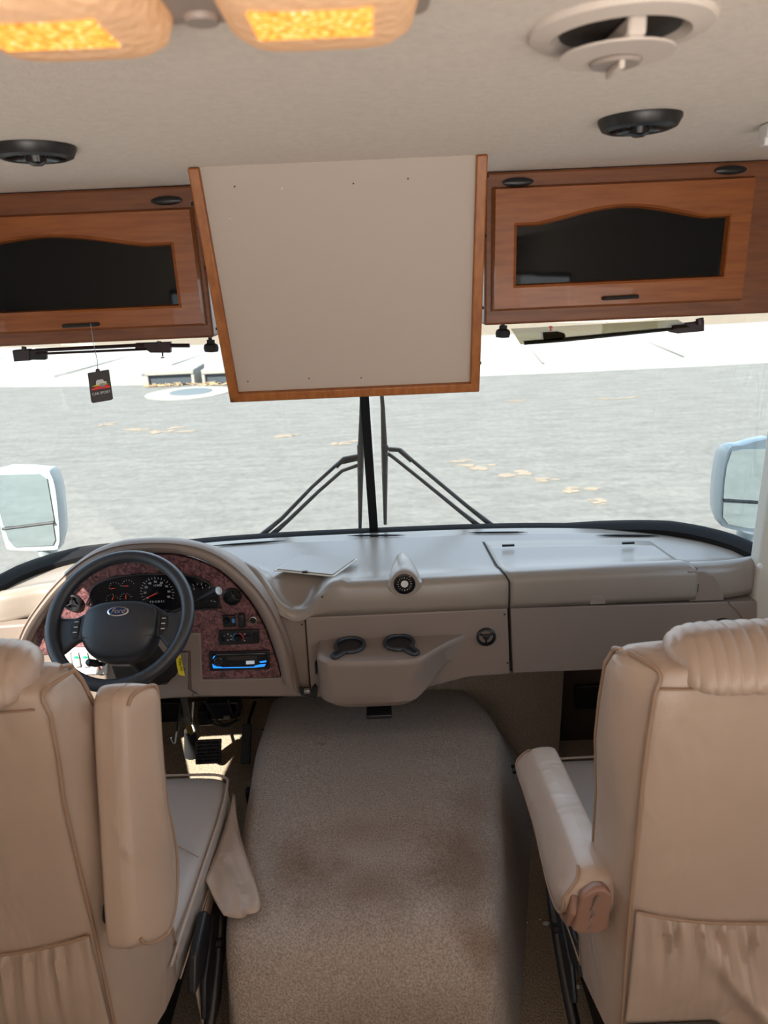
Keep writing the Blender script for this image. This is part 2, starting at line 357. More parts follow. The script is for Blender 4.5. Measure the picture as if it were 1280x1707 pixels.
struct(MB().box((-.67, -.28, .62), (.90, .06, 1.24)).obj('light_block_panel', 'wall', smooth=False))  # unseen panel added to keep rear light off the driver seat back
# under-dash toe board and dark carpeted niche
struct(MB().prism([(-1.1, 2.02, 0), (-1.1, 2.34, 0), (-1.1, 2.34, .26)], (.72, 0, 0)).obj('trim_4', 'carpet', smooth=False))
# ---- windshield
ws = root('window_1', (0, 2.2, .95), '', ''); del ws['label']; del ws['category']; ws['kind'] = 'structure'
for nm, x0, x1 in (('pane', -1.09, -.008), ('pane', .008, 1.09)):
    b = MB(); xx = [x0+(x1-x0)*i/40 for i in range(41)]
    b.grid([[(x, WY(x, z), z) for x in xx] for z in (.945, 1.2, 1.5, 1.8)]); b.obj(nm, 'glass', ws)
b = MB(); b.grid([[(x*s, WY(x, .95)+dy, (GZ(x)+z if z > -.02 else .93)) for x in [-1.085+2.17*i/80 for i in range(81)]] for z, dy, s in ((-.05, -.03, .97), (-.012, -.034, .97), (0, -.012, .985), (0, .02, 1), (-.05, .02, 1))])
b.obj('gasket', 'gasket', ws)
b = MB(); b.prism([(-.02, WY(0)-.012, .95), (.008, WY(0)-.012, .95), (.008, WY(0)+.02, .95), (-.02, WY(0)+.02, .95)], (-.016, -.08, .84))
b.obj('center_divider', 'gasket', ws, bevel=.004)
# side windows
def sidewin(nm, x, y0, y1, z0, z1):
    r = root(nm, (x, (y0+y1)/2, z0), '', ''); del r['label']; del r['category']; r['kind'] = 'structure'
    MB().box((x, (y0+y1)/2, (z0+z1)/2), (.006, y1-y0, z1-z0)).obj('pane', 'sideglass', r, smooth=False)
    b = MB()
    for c, d in (((x, (y0+y1)/2, z0), (.06, y1-y0, .025)), ((x, (y0+y1)/2, z1), (.06, y1-y0, .025)), ((x, y0, (z0+z1)/2), (.06, .025, z1-z0)), ((x, y1, (z0+z1)/2), (.06, .025, z1-z0))): b.box(c, d)
    b.obj('window_frame', 'gasket', r, smooth=False)
sidewin('window_2', -1.125, 1.03, 1.74, .80, 1.68); sidewin('window_3', 1.145, .75, 1.62, .95, 1.62)
sidewin('window_4', -1.125, -2.4, -.7, 1.0, 1.7); sidewin('window_5', 1.145, -2.4, -.7, 1.0, 1.7)
# right pillar and door trim at the frame edge
p0 = onY(1254, 948, 1.78)
b = MB(); b.prism([(p0.x, 1.80, .60), (p0.x+.004, 1.76, .60), (p0.x+.07, 1.70, .60), (p0.x+.09, 1.80, .60)], (0, 0, 1.36))
pl = struct(b.obj('trim_5', 'trim', bevel=.006)); q = onY(1259, 943, 1.735)
q = onY(1266, 943, 1.725); MB().lathe([(.001, -.006), (.006, -.005), (.008, 0)], q, (0, 1, 0)).obj('screw_cap', 'white', pl)
b = MB(); b.prism([(p0.x+.045, 1.69, .2), (p0.x+.07, 1.66, .2), (p0.x+.1, 1.66, .2), (p0.x+.1, 1.70, .2)], (0, 0, .80)); 
dr = struct(b.obj('door_1', 'doortrim', bevel=.01, seg=4))
# ---- exterior ground
EDGE = [(-60, 36), (-30, 27.5), (-16, 22.4), (-10.7, 20.35), (-7, 19.55), (-3.6, 18.95), (0, 18.55), (3, 18.36), (6, 18.35), (10, 18.5), (16, 19.0), (30, 21.5), (60, 28)]
ed = smooth_path([(x, y, 0) for x, y in EDGE], 6)
ZR = -.90
b = MB(); b.grid([[(p.x, p.y+.05, ZR) for p in ed], [(p.x, -25, ZR) for p in ed]]); struct(b.obj('road', 'asphalt', smooth=False))
b = MB(); b.grid([[(p.x, p.y, ZR+.004) for p in ed], [(p.x, p.y+.75, ZR+.012) for p in ed], [(p.x, p.y+.80, ZR+.14) for p in ed], [(p.x, p.y+.98, ZR+.15) for p in ed]])
struct(b.obj('curb', 'concrete', angle=30))
b = MB(); b.grid([[(p.x, p.y+.98, ZR+.15) for p in ed], [(p.x, p.y+9.2, ZR+.22) for p in ed]]); sw = struct(b.obj('sidewalk', 'concrete', smooth=False))
b = MB(); b.grid([[(p.x, p.y+9.2, ZR+.22) for p in ed], [(p.x, p.y+70, ZR+.6) for p in ed]]); struct(b.obj('dirt_ground', 'dirt', smooth=False))
# sidewalk joints
for x0 in [-19, -14.5, -9.4, -6.7, -.6, 1.2, 4.4, 8.2, 12.5, 17]:
    k = min(range(len(ed)), key=lambda i: abs(ed[i].x-x0)); p = ed[k]
    MB().box((x0+.5, p.y+4.6, ZR+.19), (.05, 7.6, .02), (0, 0, -.12)).obj('expansion_joint', 'conj', sw, smooth=False)
b = MB(); b.grid([[(p.x, p.y+3.0, ZR+.167+.004) for p in ed], [(p.x, p.y+3.06, ZR+.167+.006) for p in ed]]); b.obj('expansion_joint', 'conj', sw, smooth=False)
# sand smears in the road (irregular, a few grouped blobs per drift)
def blob(cx, cy, rx, ry, n=22, seed=0):
    rd = random.Random(seed); ph = [rd.uniform(.55, 1.15) for _ in range(n)]
    return [(cx+rx*ph[i]*math.cos(2*PI*i/n), cy+ry*ph[i]*math.sin(2*PI*i/n), ZR+.004) for i in range(n)]
drifts = [('pale sand streak on the road left of the brown-framed board', [(285, 717, 34, 5), (230, 716, 30, 3), (180, 708, 14, 3)]),
          ('pale sand streak on the road just below the white board', [(480, 727, 26, 3), (575, 738, 26, 4)]),
          ('pale sand patches on the road beyond the right wiper', [(800, 778, 34, 5), (855, 790, 28, 6), (915, 800, 22, 4), (960, 818, 36, 6), (1000, 836, 20, 6), (770, 770, 20, 3)]),
          ('thin pale sand line on the far side of the road at right', [(1040, 664, 50, 1.8), (870, 668, 24, 1.6)])]
for i, (lab, bl) in enumerate(drifts):
    b = MB()
    for j, (x, y, rx, ry) in enumerate(bl):
        c = onZ(x, y, ZR); dx = (onZ(x+rx, y, ZR)-c).length; dy = abs(onZ(x, y-ry, ZR).y-c.y)
        for k in range(7):
            ox, oy = random.uniform(-.8, .8)*dx, random.uniform(-.8, .8)*dy
            b.prism(blob(c.x+ox, c.y+oy, dx*random.uniform(.2, .55), dy*random.uniform(.2, .5), 16, 100*i+10*j+k), (0, 0, .0008+.0006*k))
    o = b.obj('sand_drift', 'sand', smooth=False); o['kind'] = 'stuff'; tag(o, lab, 'sand')
# storm drains in the curb
def drain(x0, x1, y, lab):
    r = root('storm_drain', ((x0+x1)/2, y, ZR), lab, 'storm drain'); cx = (x0+x1)/2; wd = x1-x0
    box('drain_lid', (cx, y+.75, ZR+.36), (wd, 1.3, .12), 'concrete', r, .02)
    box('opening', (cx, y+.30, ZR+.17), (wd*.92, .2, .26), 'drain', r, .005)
    for k in (-1, 1): box('side_wall', (cx+k*(wd/2-.04), y+.72, ZR+.15), (.08, 1.2, .32), 'concrete', r, .01)
    b = MB()
    for k in range(26):
        a = random.uniform(-wd*.45, wd*.5); h = random.uniform(.02, .1); z = ZR+.02
        b.tube([(cx+a, y+.12, z), (cx+a+random.uniform(-.12, .12), y+.08, z+h), (cx+a+random.uniform(-.3, .3), y+.02, z+.01)], .008, 4)
    o = b.obj('dry_straw', 'straw', r); o['kind'] = 'stuff'
drain(-6.15, -4.85, 18.95, 'concrete drain')
bpy.data.objects['storm_drain']['label'] = 'concrete storm drain in the curb, the left of two, dry straw in its mouth'
drain(-4.60, -3.3, 18.75, 'concrete storm drain in the curb, partly hidden behind the wood-framed board')
c = onZ(320, 653, ZR); a = Vector((-4.70, 17.75, ZR))
mh = root('manhole', a, 'round manhole lid in a pale concrete collar on the road', 'manhole')
MB().lathe([(1.05, 0), (1.05, .015), (1.0, .02), (.55, .02)], a, n=40).obj('collar', 'concrete', mh)
MB().lathe([(.52, .0), (.52, .03), (.45, .035)], a+Vector((.05, .05, 0)), n=36).obj('manhole_lid', 'iron', mh)
# ---- wipers outside the glass
def wiper(side):
    Yw = 2.27; P = (lambda x, y, d=0: onY(x, y, Yw-d))
    if side < 0:
        lab = 'left windshield wiper, black, its two rods reaching down to the left'
        bl = [(604, 600), (602, 700), (601, 760), (600, 884)]; hub = (600, 770)
        rods = [[(428, 899), (470, 864), (520, 812), (563, 773), (598, 765)], [(447, 897), (480, 868), (530, 820), (570, 785), (598, 775)]]; br = [(560, 778), (573, 765), (600, 760)]
    else:
        lab = 'right windshield wiper, black, its two rods reaching down to the right'
        bl = [(632, 600), (638, 680), (641, 760), (642, 874)]; hub = (642, 758)
        rods = [[(830, 884), (780, 845), (690, 770), (668, 750), (646, 748)], [(806, 883), (770, 855), (700, 798), (655, 762), (646, 756)]]; br = [(648, 749), (665, 750), (686, 768)]
    c = onY(*rods[0][0], 2.27); r = root('windshield_wiper', c, lab, 'wiper', 'windshield wipers')
    MB().tube([P(*q) for q in bl], [.004, .007, .011, .0055], 8).obj('blade', 'rubber', r)
    MB().tube([P(bl[2][0]+dx, y, .01) for dx, y in ((0, bl[2][1]-18), (0, bl[2][1]+30))], [.012, .008], 8).obj('blade_clip', 'black', r)
    for q in rods: MB().tube([P(*k, -.01) for k in q], [.010, .007, .006, .006, .006], 8).obj('arm_rod', 'dark', r)
    MB().tube([P(*k, .004) for k in br], .008, 8).obj('arm_bracket', 'dark', r)
wiper(-1); wiper(1)
# ---- outside mirrors
def mirror(side):
    if side < 0:
        Yq = 2.2; out = [(-12, 786), (70, 783), (84, 790), (93, 822), (99, 890), (97, 910), (88, 917), (20, 917), (8, 905), (-5, 850)]
        g1 = [(-8, 792), (66, 790), (78, 798), (90, 868), (60, 874), (6, 878), (-2, 850)]; g2 = [(8, 882), (88, 874), (92, 900), (88, 909), (24, 912), (14, 900)]
        arm = [(78, 912), (84, 930), (90, 960)]; lab = 'pale outside mirror beyond the left of the windshield'
    else:
        Yq = 2.2; out = [(1216, 748), (1236, 743), (1300, 742), (1302, 884), (1250, 886), (1212, 880), (1201, 866), (1202, 820), (1207, 780)]
        g1 = [(1220, 752), (1238, 749), (1296, 748), (1296, 838), (1206, 832), (1208, 800), (1212, 775)]; g2 = [(1206, 838), (1296, 842), (1296, 880), (1250, 881), (1214, 874), (1205, 862)]
        arm = [(1245, 885), (1238, 905), (1262, 935)]; lab = 'pale blue outside mirror beyond the right end of the windshield'
    O = [onY(x, y, Yq) for x, y in out]; c = sum(O, Vector())/len(O)
    r = root('side_mirror', c, lab, 'mirror', 'outside mirrors')
    b = MB(); n = len(O); rows = []
    for s, dy in ((1, 0), (1.02, .01), (1.0, .05), (.85, .10), (.5, .125), (.02, .13)):
        rows.append([Vector(((p.x-c.x)*s+c.x, Yq+dy, (p.z-c.z)*s+c.z)) for p in smooth_path(O, 3, True)])
    b.grid(rows, closed=True, caps=True); b.obj('housing', 'mirrorwhite', r)
    for g in (g1, g2):
        b = MB(); b.prism([onY(x, y, Yq-.004) + Vector((0, 0, 0)) for x, y in g], (0, .004, 0)); b.obj('mirror_glass', 'mirror', r, smooth=False)
    ga, gb = (onY(4, 882, Yq-.006), onY(90, 871, Yq-.006)) if side < 0 else (onY(1206, 834, Yq-.006), onY(1298, 840, Yq-.006))
    MB().tube([ga, gb], .005, 8).obj('divider_bar', 'dark', r)
    MB().tube([onY(x, y, Yq+.05) for x, y in arm], [.045, .04, .05], 12, flat=.6).obj('mirror_arm', 'mirrorwhite', r)
mirror(-1); mirror(1)

# ================================================================== OVERHEAD
YC = 1.72
def arch(xa, xb, z0, zs, zt, n=24):    # window outline: flat bottom, arched top with shoulders
    w_ = xb-xa; o = [(xa, z0), (xb, z0), (xb, zs)]
    for i in range(n+1):
        t = i/n; x = xb-.10*w_-(.80*w_)*t
        o.append((x, zs + (zt-zs)*(math.sin(PI*t)**1.25 if 0 < t < 1 else 0) + 0))
    o.append((xa, zs)); return o
def frame_mesh(outer, inner, y0, y1, y2):
    # flat frame between a rectangle and an arched hole, with a sloped inner lip; both lists same winding
    b = MB(); n = len(inner)
    (xa, za), (xb, zb) = outer
    def toouter(x, z, i):
        cx = (xa+xb)/2; return None
    O = []
    for i, (x, z) in enumerate(inner):
        if i == 0: O.append((xa, za))
        elif i == 1: O.append((xb, za))
        elif i == 2: O.append((xb, zb))
        elif i == n-1: O.append((xa, zb))
        else: O.append((x, zb))
    cx = sum(p[0] for p in inner)/n; cz = (inner[0][1]+inner[2][1])/2
    def ins(P, k): return [(cx+(x-cx)*k, cz+(z-cz)*k*(1 if k == 1 else 1)) for x, z in P]
    inn2 = [(x+(-.008 if x > cx else .008)*(-1 if 0 else 1)*1.0, z+(.008 if z < cz else -.008)) for x, z in inner]
    rows = [[Vector((x, y1, z)) for x, z in O],
            [Vector((x+(.006 if i in (0, n-1) else -.006 if i in (1, 2) else 0), y0, z+(.006 if i < 2 else -.006))) for i, (x, z) in enumerate(O)],
            [Vector((x, y0, z)) for x, z in inner], [Vector((x, y0-.0035, z)) for x, z in [(p[0]*.35+q[0]*.65, p[1]*.35+q[1]*.65) for p, q in zip(inner, inn2)]], [Vector((x, y2, z)) for x, z in inn2]]
    b.grid(rows, closed=True); return b, inn2
def cabinet(side):
    if side < 0: x0, x1, lab = -1.10, -.352, 'oak overhead cabinet left of the white board, above the driver'
    else: x0, x1, lab = .285, 1.02, 'oak overhead cabinet right of the white board, above the passenger side'
    r = root('overhead_cabinet', ((x0+x1)/2, 1.9, 1.63), lab, 'cabinet', 'overhead cabinets')
    zb = 1.630
    b = MB(); b.box(((x0+x1)/2, YC+.17, (zb+1.958)/2), (x1-x0, .34, 1.958-zb)); b.obj('cabinet_body', 'woodv', r, bevel=.006)
    if side > 0:   # rounded end mould by the wall
        MB().prism([(x1-.005, YC-.004, zb-.006), (x1+.03, YC+.0, zb-.006), (x1+.045, YC+.05, zb-.006), (x1+.045, YC+.3, zb-.006), (x1-.005, YC+.3, zb-.006)], (0, 0, .325)).obj('end_panel', 'wood', r, bevel=.012)
    if side < 0: P = lambda x, y: onY(x, y, YC-.02); dl, dr_, db, dt = -1.06, P(343, 545).x, P(343, 543).z, P(320, 344).z; ga, gb, gz0, gzs, gzt = -.985, P(303, 510).x, P(303, 513).z, P(290, 403).z, P(130, 388).z
    else:
        P = lambda x, y: onY(x, y, YC-.02); dl, dr_, db, dt = P(820, 518).x, P(1240, 500).x, P(1000, 512).z, P(1000, 303).z
        ga, gb, gz0, gzs, gzt = P(855, 482).x, P(1207, 467).x, P(1000, 474).z, P(870, 371).z, P(1050, 339).z
    ga, gb, gz0, gzs, gzt = ga, gb, gz0, gzs, gzt
    inner = arch(ga, gb, gz0, gzs, gzt)
    fb, inn2 = frame_mesh(((dl, db), (dr_, dt)), inner, YC-.022, YC-.001, YC-.010)
    door = fb.obj('cabinet_door', 'wood', r, angle=25)
    b = MB(); b.prism([Vector((x, YC-.009, z)) for x, z in inn2], (0, .004, 0)); b.obj('door_glass', 'cabglass', door, smooth=False)
    hx, hz = (P(137, 542).x, P(137, 542).z) if side < 0 else (P(1032, 496).x, P(1032, 496).z)
    w_ = .038
    b = MB(); b.tube([(hx-w_, YC-.022, hz), (hx-w_, YC-.036, hz), (hx+w_, YC-.036, hz+.001), (hx+w_, YC-.022, hz+.001)], .0042, 8); b.obj('door_handle', 'black', door)
    for px_ in ((278, 335),) if side < 0 else ((863, 304), (1217, 284)):
        c = onY(*px_, YC-.004); MB().lathe([(.034, 0), (.034, .006), (.022, .010), (.001, .010)], c, (0, -1, 0), 28).obj('puck_light', 'black', r)
        r.children[-1].scale = (1, 1, 1)
        o = r.children[-1]
        for v in o.data.vertices: v.co.z = (v.co.z - (c.z-1.63))*.26 + (c.z-1.63)
    return r
cabinet(-1); cabinet(1)
# crown strip gap detail: thin dark line at the cabinet tops
# white board in a wood frame
tl, tr_ = onZ(330, 281, 1.955), onZ(795, 258, 1.955); bl_, br_ = Vector((-.318, 1.60, 1.502)), Vector((.262, 1.60, 1.502))
TL, TR = Vector((-.330, 1.475, 1.957)), Vector((.262, 1.475, 1.957)); BL, BR = Vector((-.303, 1.60, 1.500)), Vector((.258, 1.60, 1.500))
TL = onY(314, 279, 1.475); TR = onY(812, 256, 1.475); BL = onY(385, 668, 1.60); BR = onY(798, 650, 1.60)
bd = root('framed_board', (BL+BR)/2, 'white textured board in an orange wood frame hanging from the ceiling', 'board')
nrm = (BR-BL).cross(TL-BL).normalized();  nrm = nrm if nrm.y > 0 else -nrm
MB().prism([BL, BR, TR, TL], nrm*.012).obj('panel', 'board', bd, smooth=False)
def rail(a, b_, wdt, inw):
    d = (b_-a).normalized(); s = MB(); i = inw.normalized()*wdt
    s.prism([a-nrm*.012, b_-nrm*.012, b_-nrm*.012+i, a-nrm*.012+i], nrm*.03); return s
rail(BL, TL, .021, BR-BL).obj('frame_rail', 'woodb', bd, bevel=.003)
rail(BR, TR, .021, BL-BR).obj('frame_rail', 'woodb', bd, bevel=.003)
rail(BL, BR, .021, TL-BL).obj('frame_rail', 'woodb', bd, bevel=.003)
for sx, sy in ((391, 311), (589, 306), (680, 298), (413, 636), (515, 631), (602, 630), (383, 364), (470, 314)):
    c = TL + (BL-TL)*((sy-270)/390.0); t = onY(sx, sy, 1.55)
    # intersect pixel ray with board plane
    d = ray(sx, sy); k = (BL-nrm*.0005-CAM).dot(nrm)/d.dot(nrm); MB().lathe([(.0016, 0), (.001, .001)], CAM+d*k, -nrm, 10).obj('nail', 'seam' if sx not in (383, 470) else 'mark', bd)
for sx, sy in ((811, 293), (807, 393), (803, 513), (799, 605), (322, 340), (344, 447), (363, 548)):
    c = onY(sx, sy, 1.475+.125*(sy-270)/390); MB().lathe([(.004, 0), (.003, .004)], c, (1 if sx > 600 else -1, 0, 0), 10).obj('screw', 'dark', bd)
# ceiling speakers
def speaker(px_, rz, lab):
    c = onZ(px_[0], px_[1]+2, ZC-.016); c.z = ZC; r = root('ceiling_speaker', c, lab, 'speaker', 'black ceiling speakers')
    MB().lathe([(.060, 0), (.060, -.004), (.054, -.015), (.046, -.018), (.043, -.010)], c, n=40).obj('speaker_ring', 'black', r)
    MB().lathe([(.046, -.006), (.043, -.016), (.030, -.012), (.016, -.010), (.014, -.022), (.008, -.026), (.001, -.026)], c, n=36).obj('speaker_cone', 'gloss', r)
    for a in (20, 110, 200, 290):
        q = math.radians(a+rz); box('grille_bar', c+Vector((math.cos(q)*.034, math.sin(q)*.034, -.012)), (.026, .006, .005), 'black', r, .001, (0, 0, q))
speaker((1065, 214), 10, 'round black speaker in the ceiling above the right cabinet')
speaker((60, 262), 40, 'round black speaker in the ceiling above the left cabinet')
# round ceiling vent
c = onZ(1032, 58, ZC-.006); c.z = ZC
cv = root('ceiling_vent', c, 'round cream ceiling air vent with its damper hanging open', 'vent')
MB().lathe([(.082, 0), (.080, -.005), (.062, -.009), (.055, -.004), (.053, .0)], c, n=44).obj('vent_ring', 'ventw', cv)
MB().lathe([(.053, -.0035), (.001, -.003)], c, n=40).obj('duct_opening', 'seam', cv)
box('damper_bridge', c+Vector((.0, 0, -.012)), (.016, .10, .016), 'ventw', cv, .003)
MB().lathe([(.052, -.030), (.052, -.028), (.001, -.026), (.001, -.028)], c+Vector((0, .006, .008)), n=36).obj('damper_disc', 'ventw', cv)
MB().lathe([(.024, -.031), (.022, -.034), (.001, -.034)], c+Vector((.004, .02, .008)), n=30).obj('damper_knob', 'lampbase', cv)
box('knob_grip', c+Vector((.004, .02, -.029)), (.006, .044, .008), 'ventw', cv, .002)
# double ceiling lamp
lp = root('ceiling_lamp', (-.085, .56, ZC), 'double ceiling lamp with two amber glowing lenses', 'ceiling lamp')
MB().box((-.085, .555, ZC-.010), (.33, .14, .02)).obj('lamp_base', 'lampbase', lp, bevel=.008, seg=4)
for x0, x1 in ((-.243, -.105), (-.068, .070)):
    b = MB(); cx = (x0+x1)/2; rows = []
    for s, z in ((1, -.012), (.99, -.022), (.93, -.034), (.78, -.041), (.5, -.044)):
        ring = []
        for k in range(36):
            q = 2*PI*k/36; ex = math.copysign(abs(math.cos(q))**.45, math.cos(q)); ey = math.copysign(abs(math.sin(q))**.45, math.sin(q))
            ring.append(Vector((cx+ex*(x1-x0)/2*s, .56+ey*.072*s, ZC+z)))
        rows.append(ring)
    b.grid(rows, closed=True, caps=True); ln = b.obj('lamp_lens', 'lens', lp)
    b = MB(); b.box((cx-.004, .548, ZC-.0435), (.080, .052, .003)); b.obj('prism_window', 'glow', ln, bevel=.0015)
    l = bpy.data.lights.new('lamp_bulb', 'AREA'); l.energy = .35; l.color = (1, .55, .25); l.size = .08
    o = bpy.data.objects.new('lamp_bulb', l); C.objects.link(o); o.location = (cx, .56, ZC-.05); 
MB().lathe([(.014, -.018), (.012, -.024), (.001, -.024)], (-.0865, .604, ZC), n=24).obj('lamp_switch', 'lampbase', lp)
# small white clip at the right edge
c = onZ(1274, 228, ZC-.02); cl = MB(); cl.box(c+Vector((.012, 0, .008)), (.03, .03, .022)); cl.box(c+Vector((.004, 0, -.006)), (.014, .02, .016))
tag(cl.obj('curtain_clip', 'white', bevel=.003), 'small white plastic clip on the ceiling at the right edge', 'clip')

# visors and their hardware
def visor(side):
    Yv = 1.86; P = lambda x, y, d=0: onY(x, y, Yv+d)
    if side < 0:
        r = root('sun_visor_bracket', P(170, 575), 'dark metal visor bracket bar under the left cabinet', 'visor bracket')
        MB().tube([P(60, 584), P(240, 575)], .0045, 8).obj('rail', 'maroon', r); MB().tube([P(60, 590), P(245, 582)], .003, 8).obj('rail', 'maroon', r)
        b = MB(); b.prism([P(20, 584), P(48, 582), P(50, 601), P(23, 603)], (0, .02, 0)); b.obj('end_block', 'maroon', r, bevel=.002)
        b = MB(); b.prism([P(48, 583), P(76, 581), P(76, 600), P(50, 600)], (0, .015, 0)); b.obj('clamp', 'dark', r, bevel=.003)
        b = MB(); b.prism([P(225, 572), P(284, 570), P(284, 588), P(250, 588), P(245, 584), P(225, 584)], (0, .015, 0)); b.obj('clamp', 'maroon', r, bevel=.002)
        MB().tube([P(284, 576), P(316, 576)], .005, 8).obj('pivot_rod', 'maroon', r)
        MB().tube([P(271, 588), P(271, 594)], .002, 6).obj('thumb_screw', 'dark', r); MB().lathe([(.005, -.001), (.005, .001)], P(271, 596), n=12).obj('thumb_screw', 'dark', r)
        MB().tube([P(40, 584), P(40, 578)], .006, 8).obj('hanger', 'maroon', r); MB().tube([P(265, 572), P(265, 569)], .006, 8).obj('hanger', 'maroon', r)
    else:
        r = root('sun_visor', P(1000, 560), 'smoky translucent sun visor with dark bracket under the right cabinet', 'sun visor')
        b = MB(); b.prism([P(852, 548), P(1130, 533), P(1150, 545), P(1120, 549), P(880, 574), P(868, 574)], (0, .004, 0)); b.obj('visor_panel', 'visor', r, smooth=False)
        b = MB(); b.prism([P(872, 568), P(940, 562), P(1122, 545), P(1122, 551), P(940, 570), P(874, 575)], (0, .012, 0)); b.obj('rail', 'dark', r, bevel=.001)
        b = MB(); b.prism([P(903, 553), P(930, 551), P(942, 555), P(944, 562), P(934, 568), P(905, 568)], (0, .02, 0)); b.obj('clamp', 'maroon', r, bevel=.002)
        MB().tube([P(918, 552), P(918, 546)], .002, 6).obj('thumb_screw', 'redmark', r); MB().lathe([(.005, -.001), (.004, .002)], P(918, 545), n=12).obj('thumb_screw', 'redmark', r)
        b = MB(); b.prism([P(1118, 541), P(1160, 537), P(1174, 533), P(1174, 552), P(1130, 556), P(1118, 554)], (0, .02, 0)); b.obj('end_block', 'maroon', r, bevel=.002)
        MB().tube([P(1167, 540), P(1166, 531)], .010, 8).obj('hanger', 'maroon', r)
    x, y = ((352, 580) if side < 0 else (838, 556)); c = P(x, y)
    k = root('rubber_bumper', c, 'black rubber stop knob under the %s cabinet, next to the board' % ('left' if side < 0 else 'right'), 'knob')
    MB().lathe([(.010, .02), (.010, .012), (.017, .008), (.019, 0), (.017, -.009), (.001, -.011)], c, (0.05, 0, 1), 20).obj('knob_head', 'rubber', k)
    MB().tube([c+Vector((0, 0, .01)), c+Vector((0, 0, .05))], .005, 8).obj('knob_stem', 'dark', k)
visor(-1); visor(1)

# hanging tag
Yt = YC-.052; P = lambda x, y, d=0: onY(x, y, Yt+d)
ht = root('hanging_tag', P(167, 645), 'small dark card tag with a car logo hanging from the left cabinet handle', 'tag')
b = MB(); b.prism([P(146, 622), P(181, 616), P(188, 665), P(185, 667), P(155, 672), P(152, 670)], (0, .0025, 0)); b.obj('tag_card', 'tag', ht, smooth=False)
MB().lathe([(.0035, -.001), (.0048, -.001), (.0048, .0015), (.0035, .0015)], P(163, 618), (0, 1, 0), 18).obj('eyelet', 'tag', ht)
MB().tube([P(151, 540, .010), P(156, 575), P(162, 600), P(163, 617)], .0007, 6).obj('string', 'string', ht)
X = frame(P(168, 640, -.0008), P(182, 637.4)-P(152, 643), P(164, 620)-P(170, 668))
for nm, m_, pts in (('logo_car', 'mark', [(160, 637), (161, 634), (165, 633), (171, 632), (173, 635), (178, 636), (177, 640), (160, 642)]), ('logo_flame', 'redmark', [(152, 649), (160, 645), (168, 642), (176, 641), (184, 643), (184, 646), (170, 648), (153, 651)]), ('logo_swoosh', 'yellow', [(152, 645), (160, 642), (172, 639), (183, 640), (172, 641), (160, 644)]), ('logo_stripe', 'bluemark', [(166, 640), (174, 639), (174, 644), (168, 644)])):
    MB().prism([P(x, y, -.001-.0002*len(nm)) for x, y in pts], (0, .0004, 0)).obj(nm, m_, ht, smooth=False)
text('CAR SPORT', .0085, 'mark', frame(P(169, 655, -.0015), P(182, 652.4)-P(152, 658), P(164, 620)-P(170, 668)), ht)

# ================================================================== DASHBOARD
YF = 1.75
D = root('dashboard', (0, 2.0, .65), 'long cream vinyl dashboard under the windshield with cup holder console', 'dashboard')
PD = lambda x, y, d=0: onY(x, y, YF-d)
LIP = [(p.x, p.z) for p in [onY(x, y, 1.75) for x, y in ((345, 950), (400, 960), (425, 968), (448, 990), (466, 1010), (485, 1020), (500, 1021), (514, 1013), (526, 996), (538, 982), (552, 974), (575, 970))]]
def lipz(x):
    if LIP[0][0] < x < LIP[-1][0]:
        for (xa, za), (xb, zb2) in zip(LIP[:-1], LIP[1:]):
            if xa <= x <= xb: t = (x-xa)/(xb-xa); return za+(zb2-za)*t
    return .966 + .006*x
def lipz_old(x):
    base = .966 + .006*x
    return base - .084*math.exp(-((x+.232)/.070)**4*1.0) if x < .0 else base
def pad_pt(x, t, off=0.0):
    # t 0..1 front face, 1..2 roll, 2..3 top back to the glass
    lz = lipz(x); endr = max(0, abs(x)-.90)/.15; yf = YF + .03*endr**2; zb = min(.874, lz-.03)
    if x < -.2: k_ = min(1, max(0, (-.24-x)/.14))*min(1, max(0, (x+1.08)/.16)); yf = YF + .075*k_*k_*(3-2*k_) + (.03*endr**2)
    wb = max(WY(x, .955)-.035, yf+.10)
    if t <= 1: y, z = yf - .004*math.sin(PI*t), zb + (lz-.022-zb)*t; n = Vector((0, -1, 0))
    elif t <= 2:
        a = (t-1)*PI/2; y, z = yf + .030*(1-math.cos(a)), lz-.022 + .024*math.sin(a); n = Vector((0, -math.cos(a), math.sin(a)))
    else:
        s = t-2; zz = lz + .002; y = yf+.03 + (wb-yf-.03)*s; e = min(1, s/.20); e = e*e*(3-2*e); z = zz + (.957 - zz)*e; n = Vector((0, 0, 1))
    return Vector((x, y, z)) + n*off
xs_ = [-1.085 + i*(1.045+1.085)/150 for i in range(151)]
ts = [0, .3, .6, .85] + [1+i/6 for i in range(7)] + [2+.06, 2.12, 2.2, 2.3, 2.45, 2.65, 2.85, 3.0]
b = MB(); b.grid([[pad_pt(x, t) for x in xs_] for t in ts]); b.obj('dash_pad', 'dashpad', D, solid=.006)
# right end cap
b = MB(); b.prism([pad_pt(1.045, t) for t in ts] + [Vector((1.045, 2.1, .87))], (.004, 0, 0)); b.obj('pad_end', 'dash', D, smooth=False)
# defroster slots
for x0, x1, y in ((350, 478, 907), (578, 676, 893), (780, 880, 888), (992, 1100, 892)):
    z = .9600; a, c = onZ(x0, y+ (3 if x0 < 400 else 0), z), onZ(x1, y- (6 if x0 < 400 else -1 if x0 > 900 else 1), z)
    MB().tube([a + (c-a)*k/6 for k in range(7)], [.0006, .004, .005, .005, .005, .004, .0006], 8, flat=.5).obj('defroster_slot', 'gasket', D)
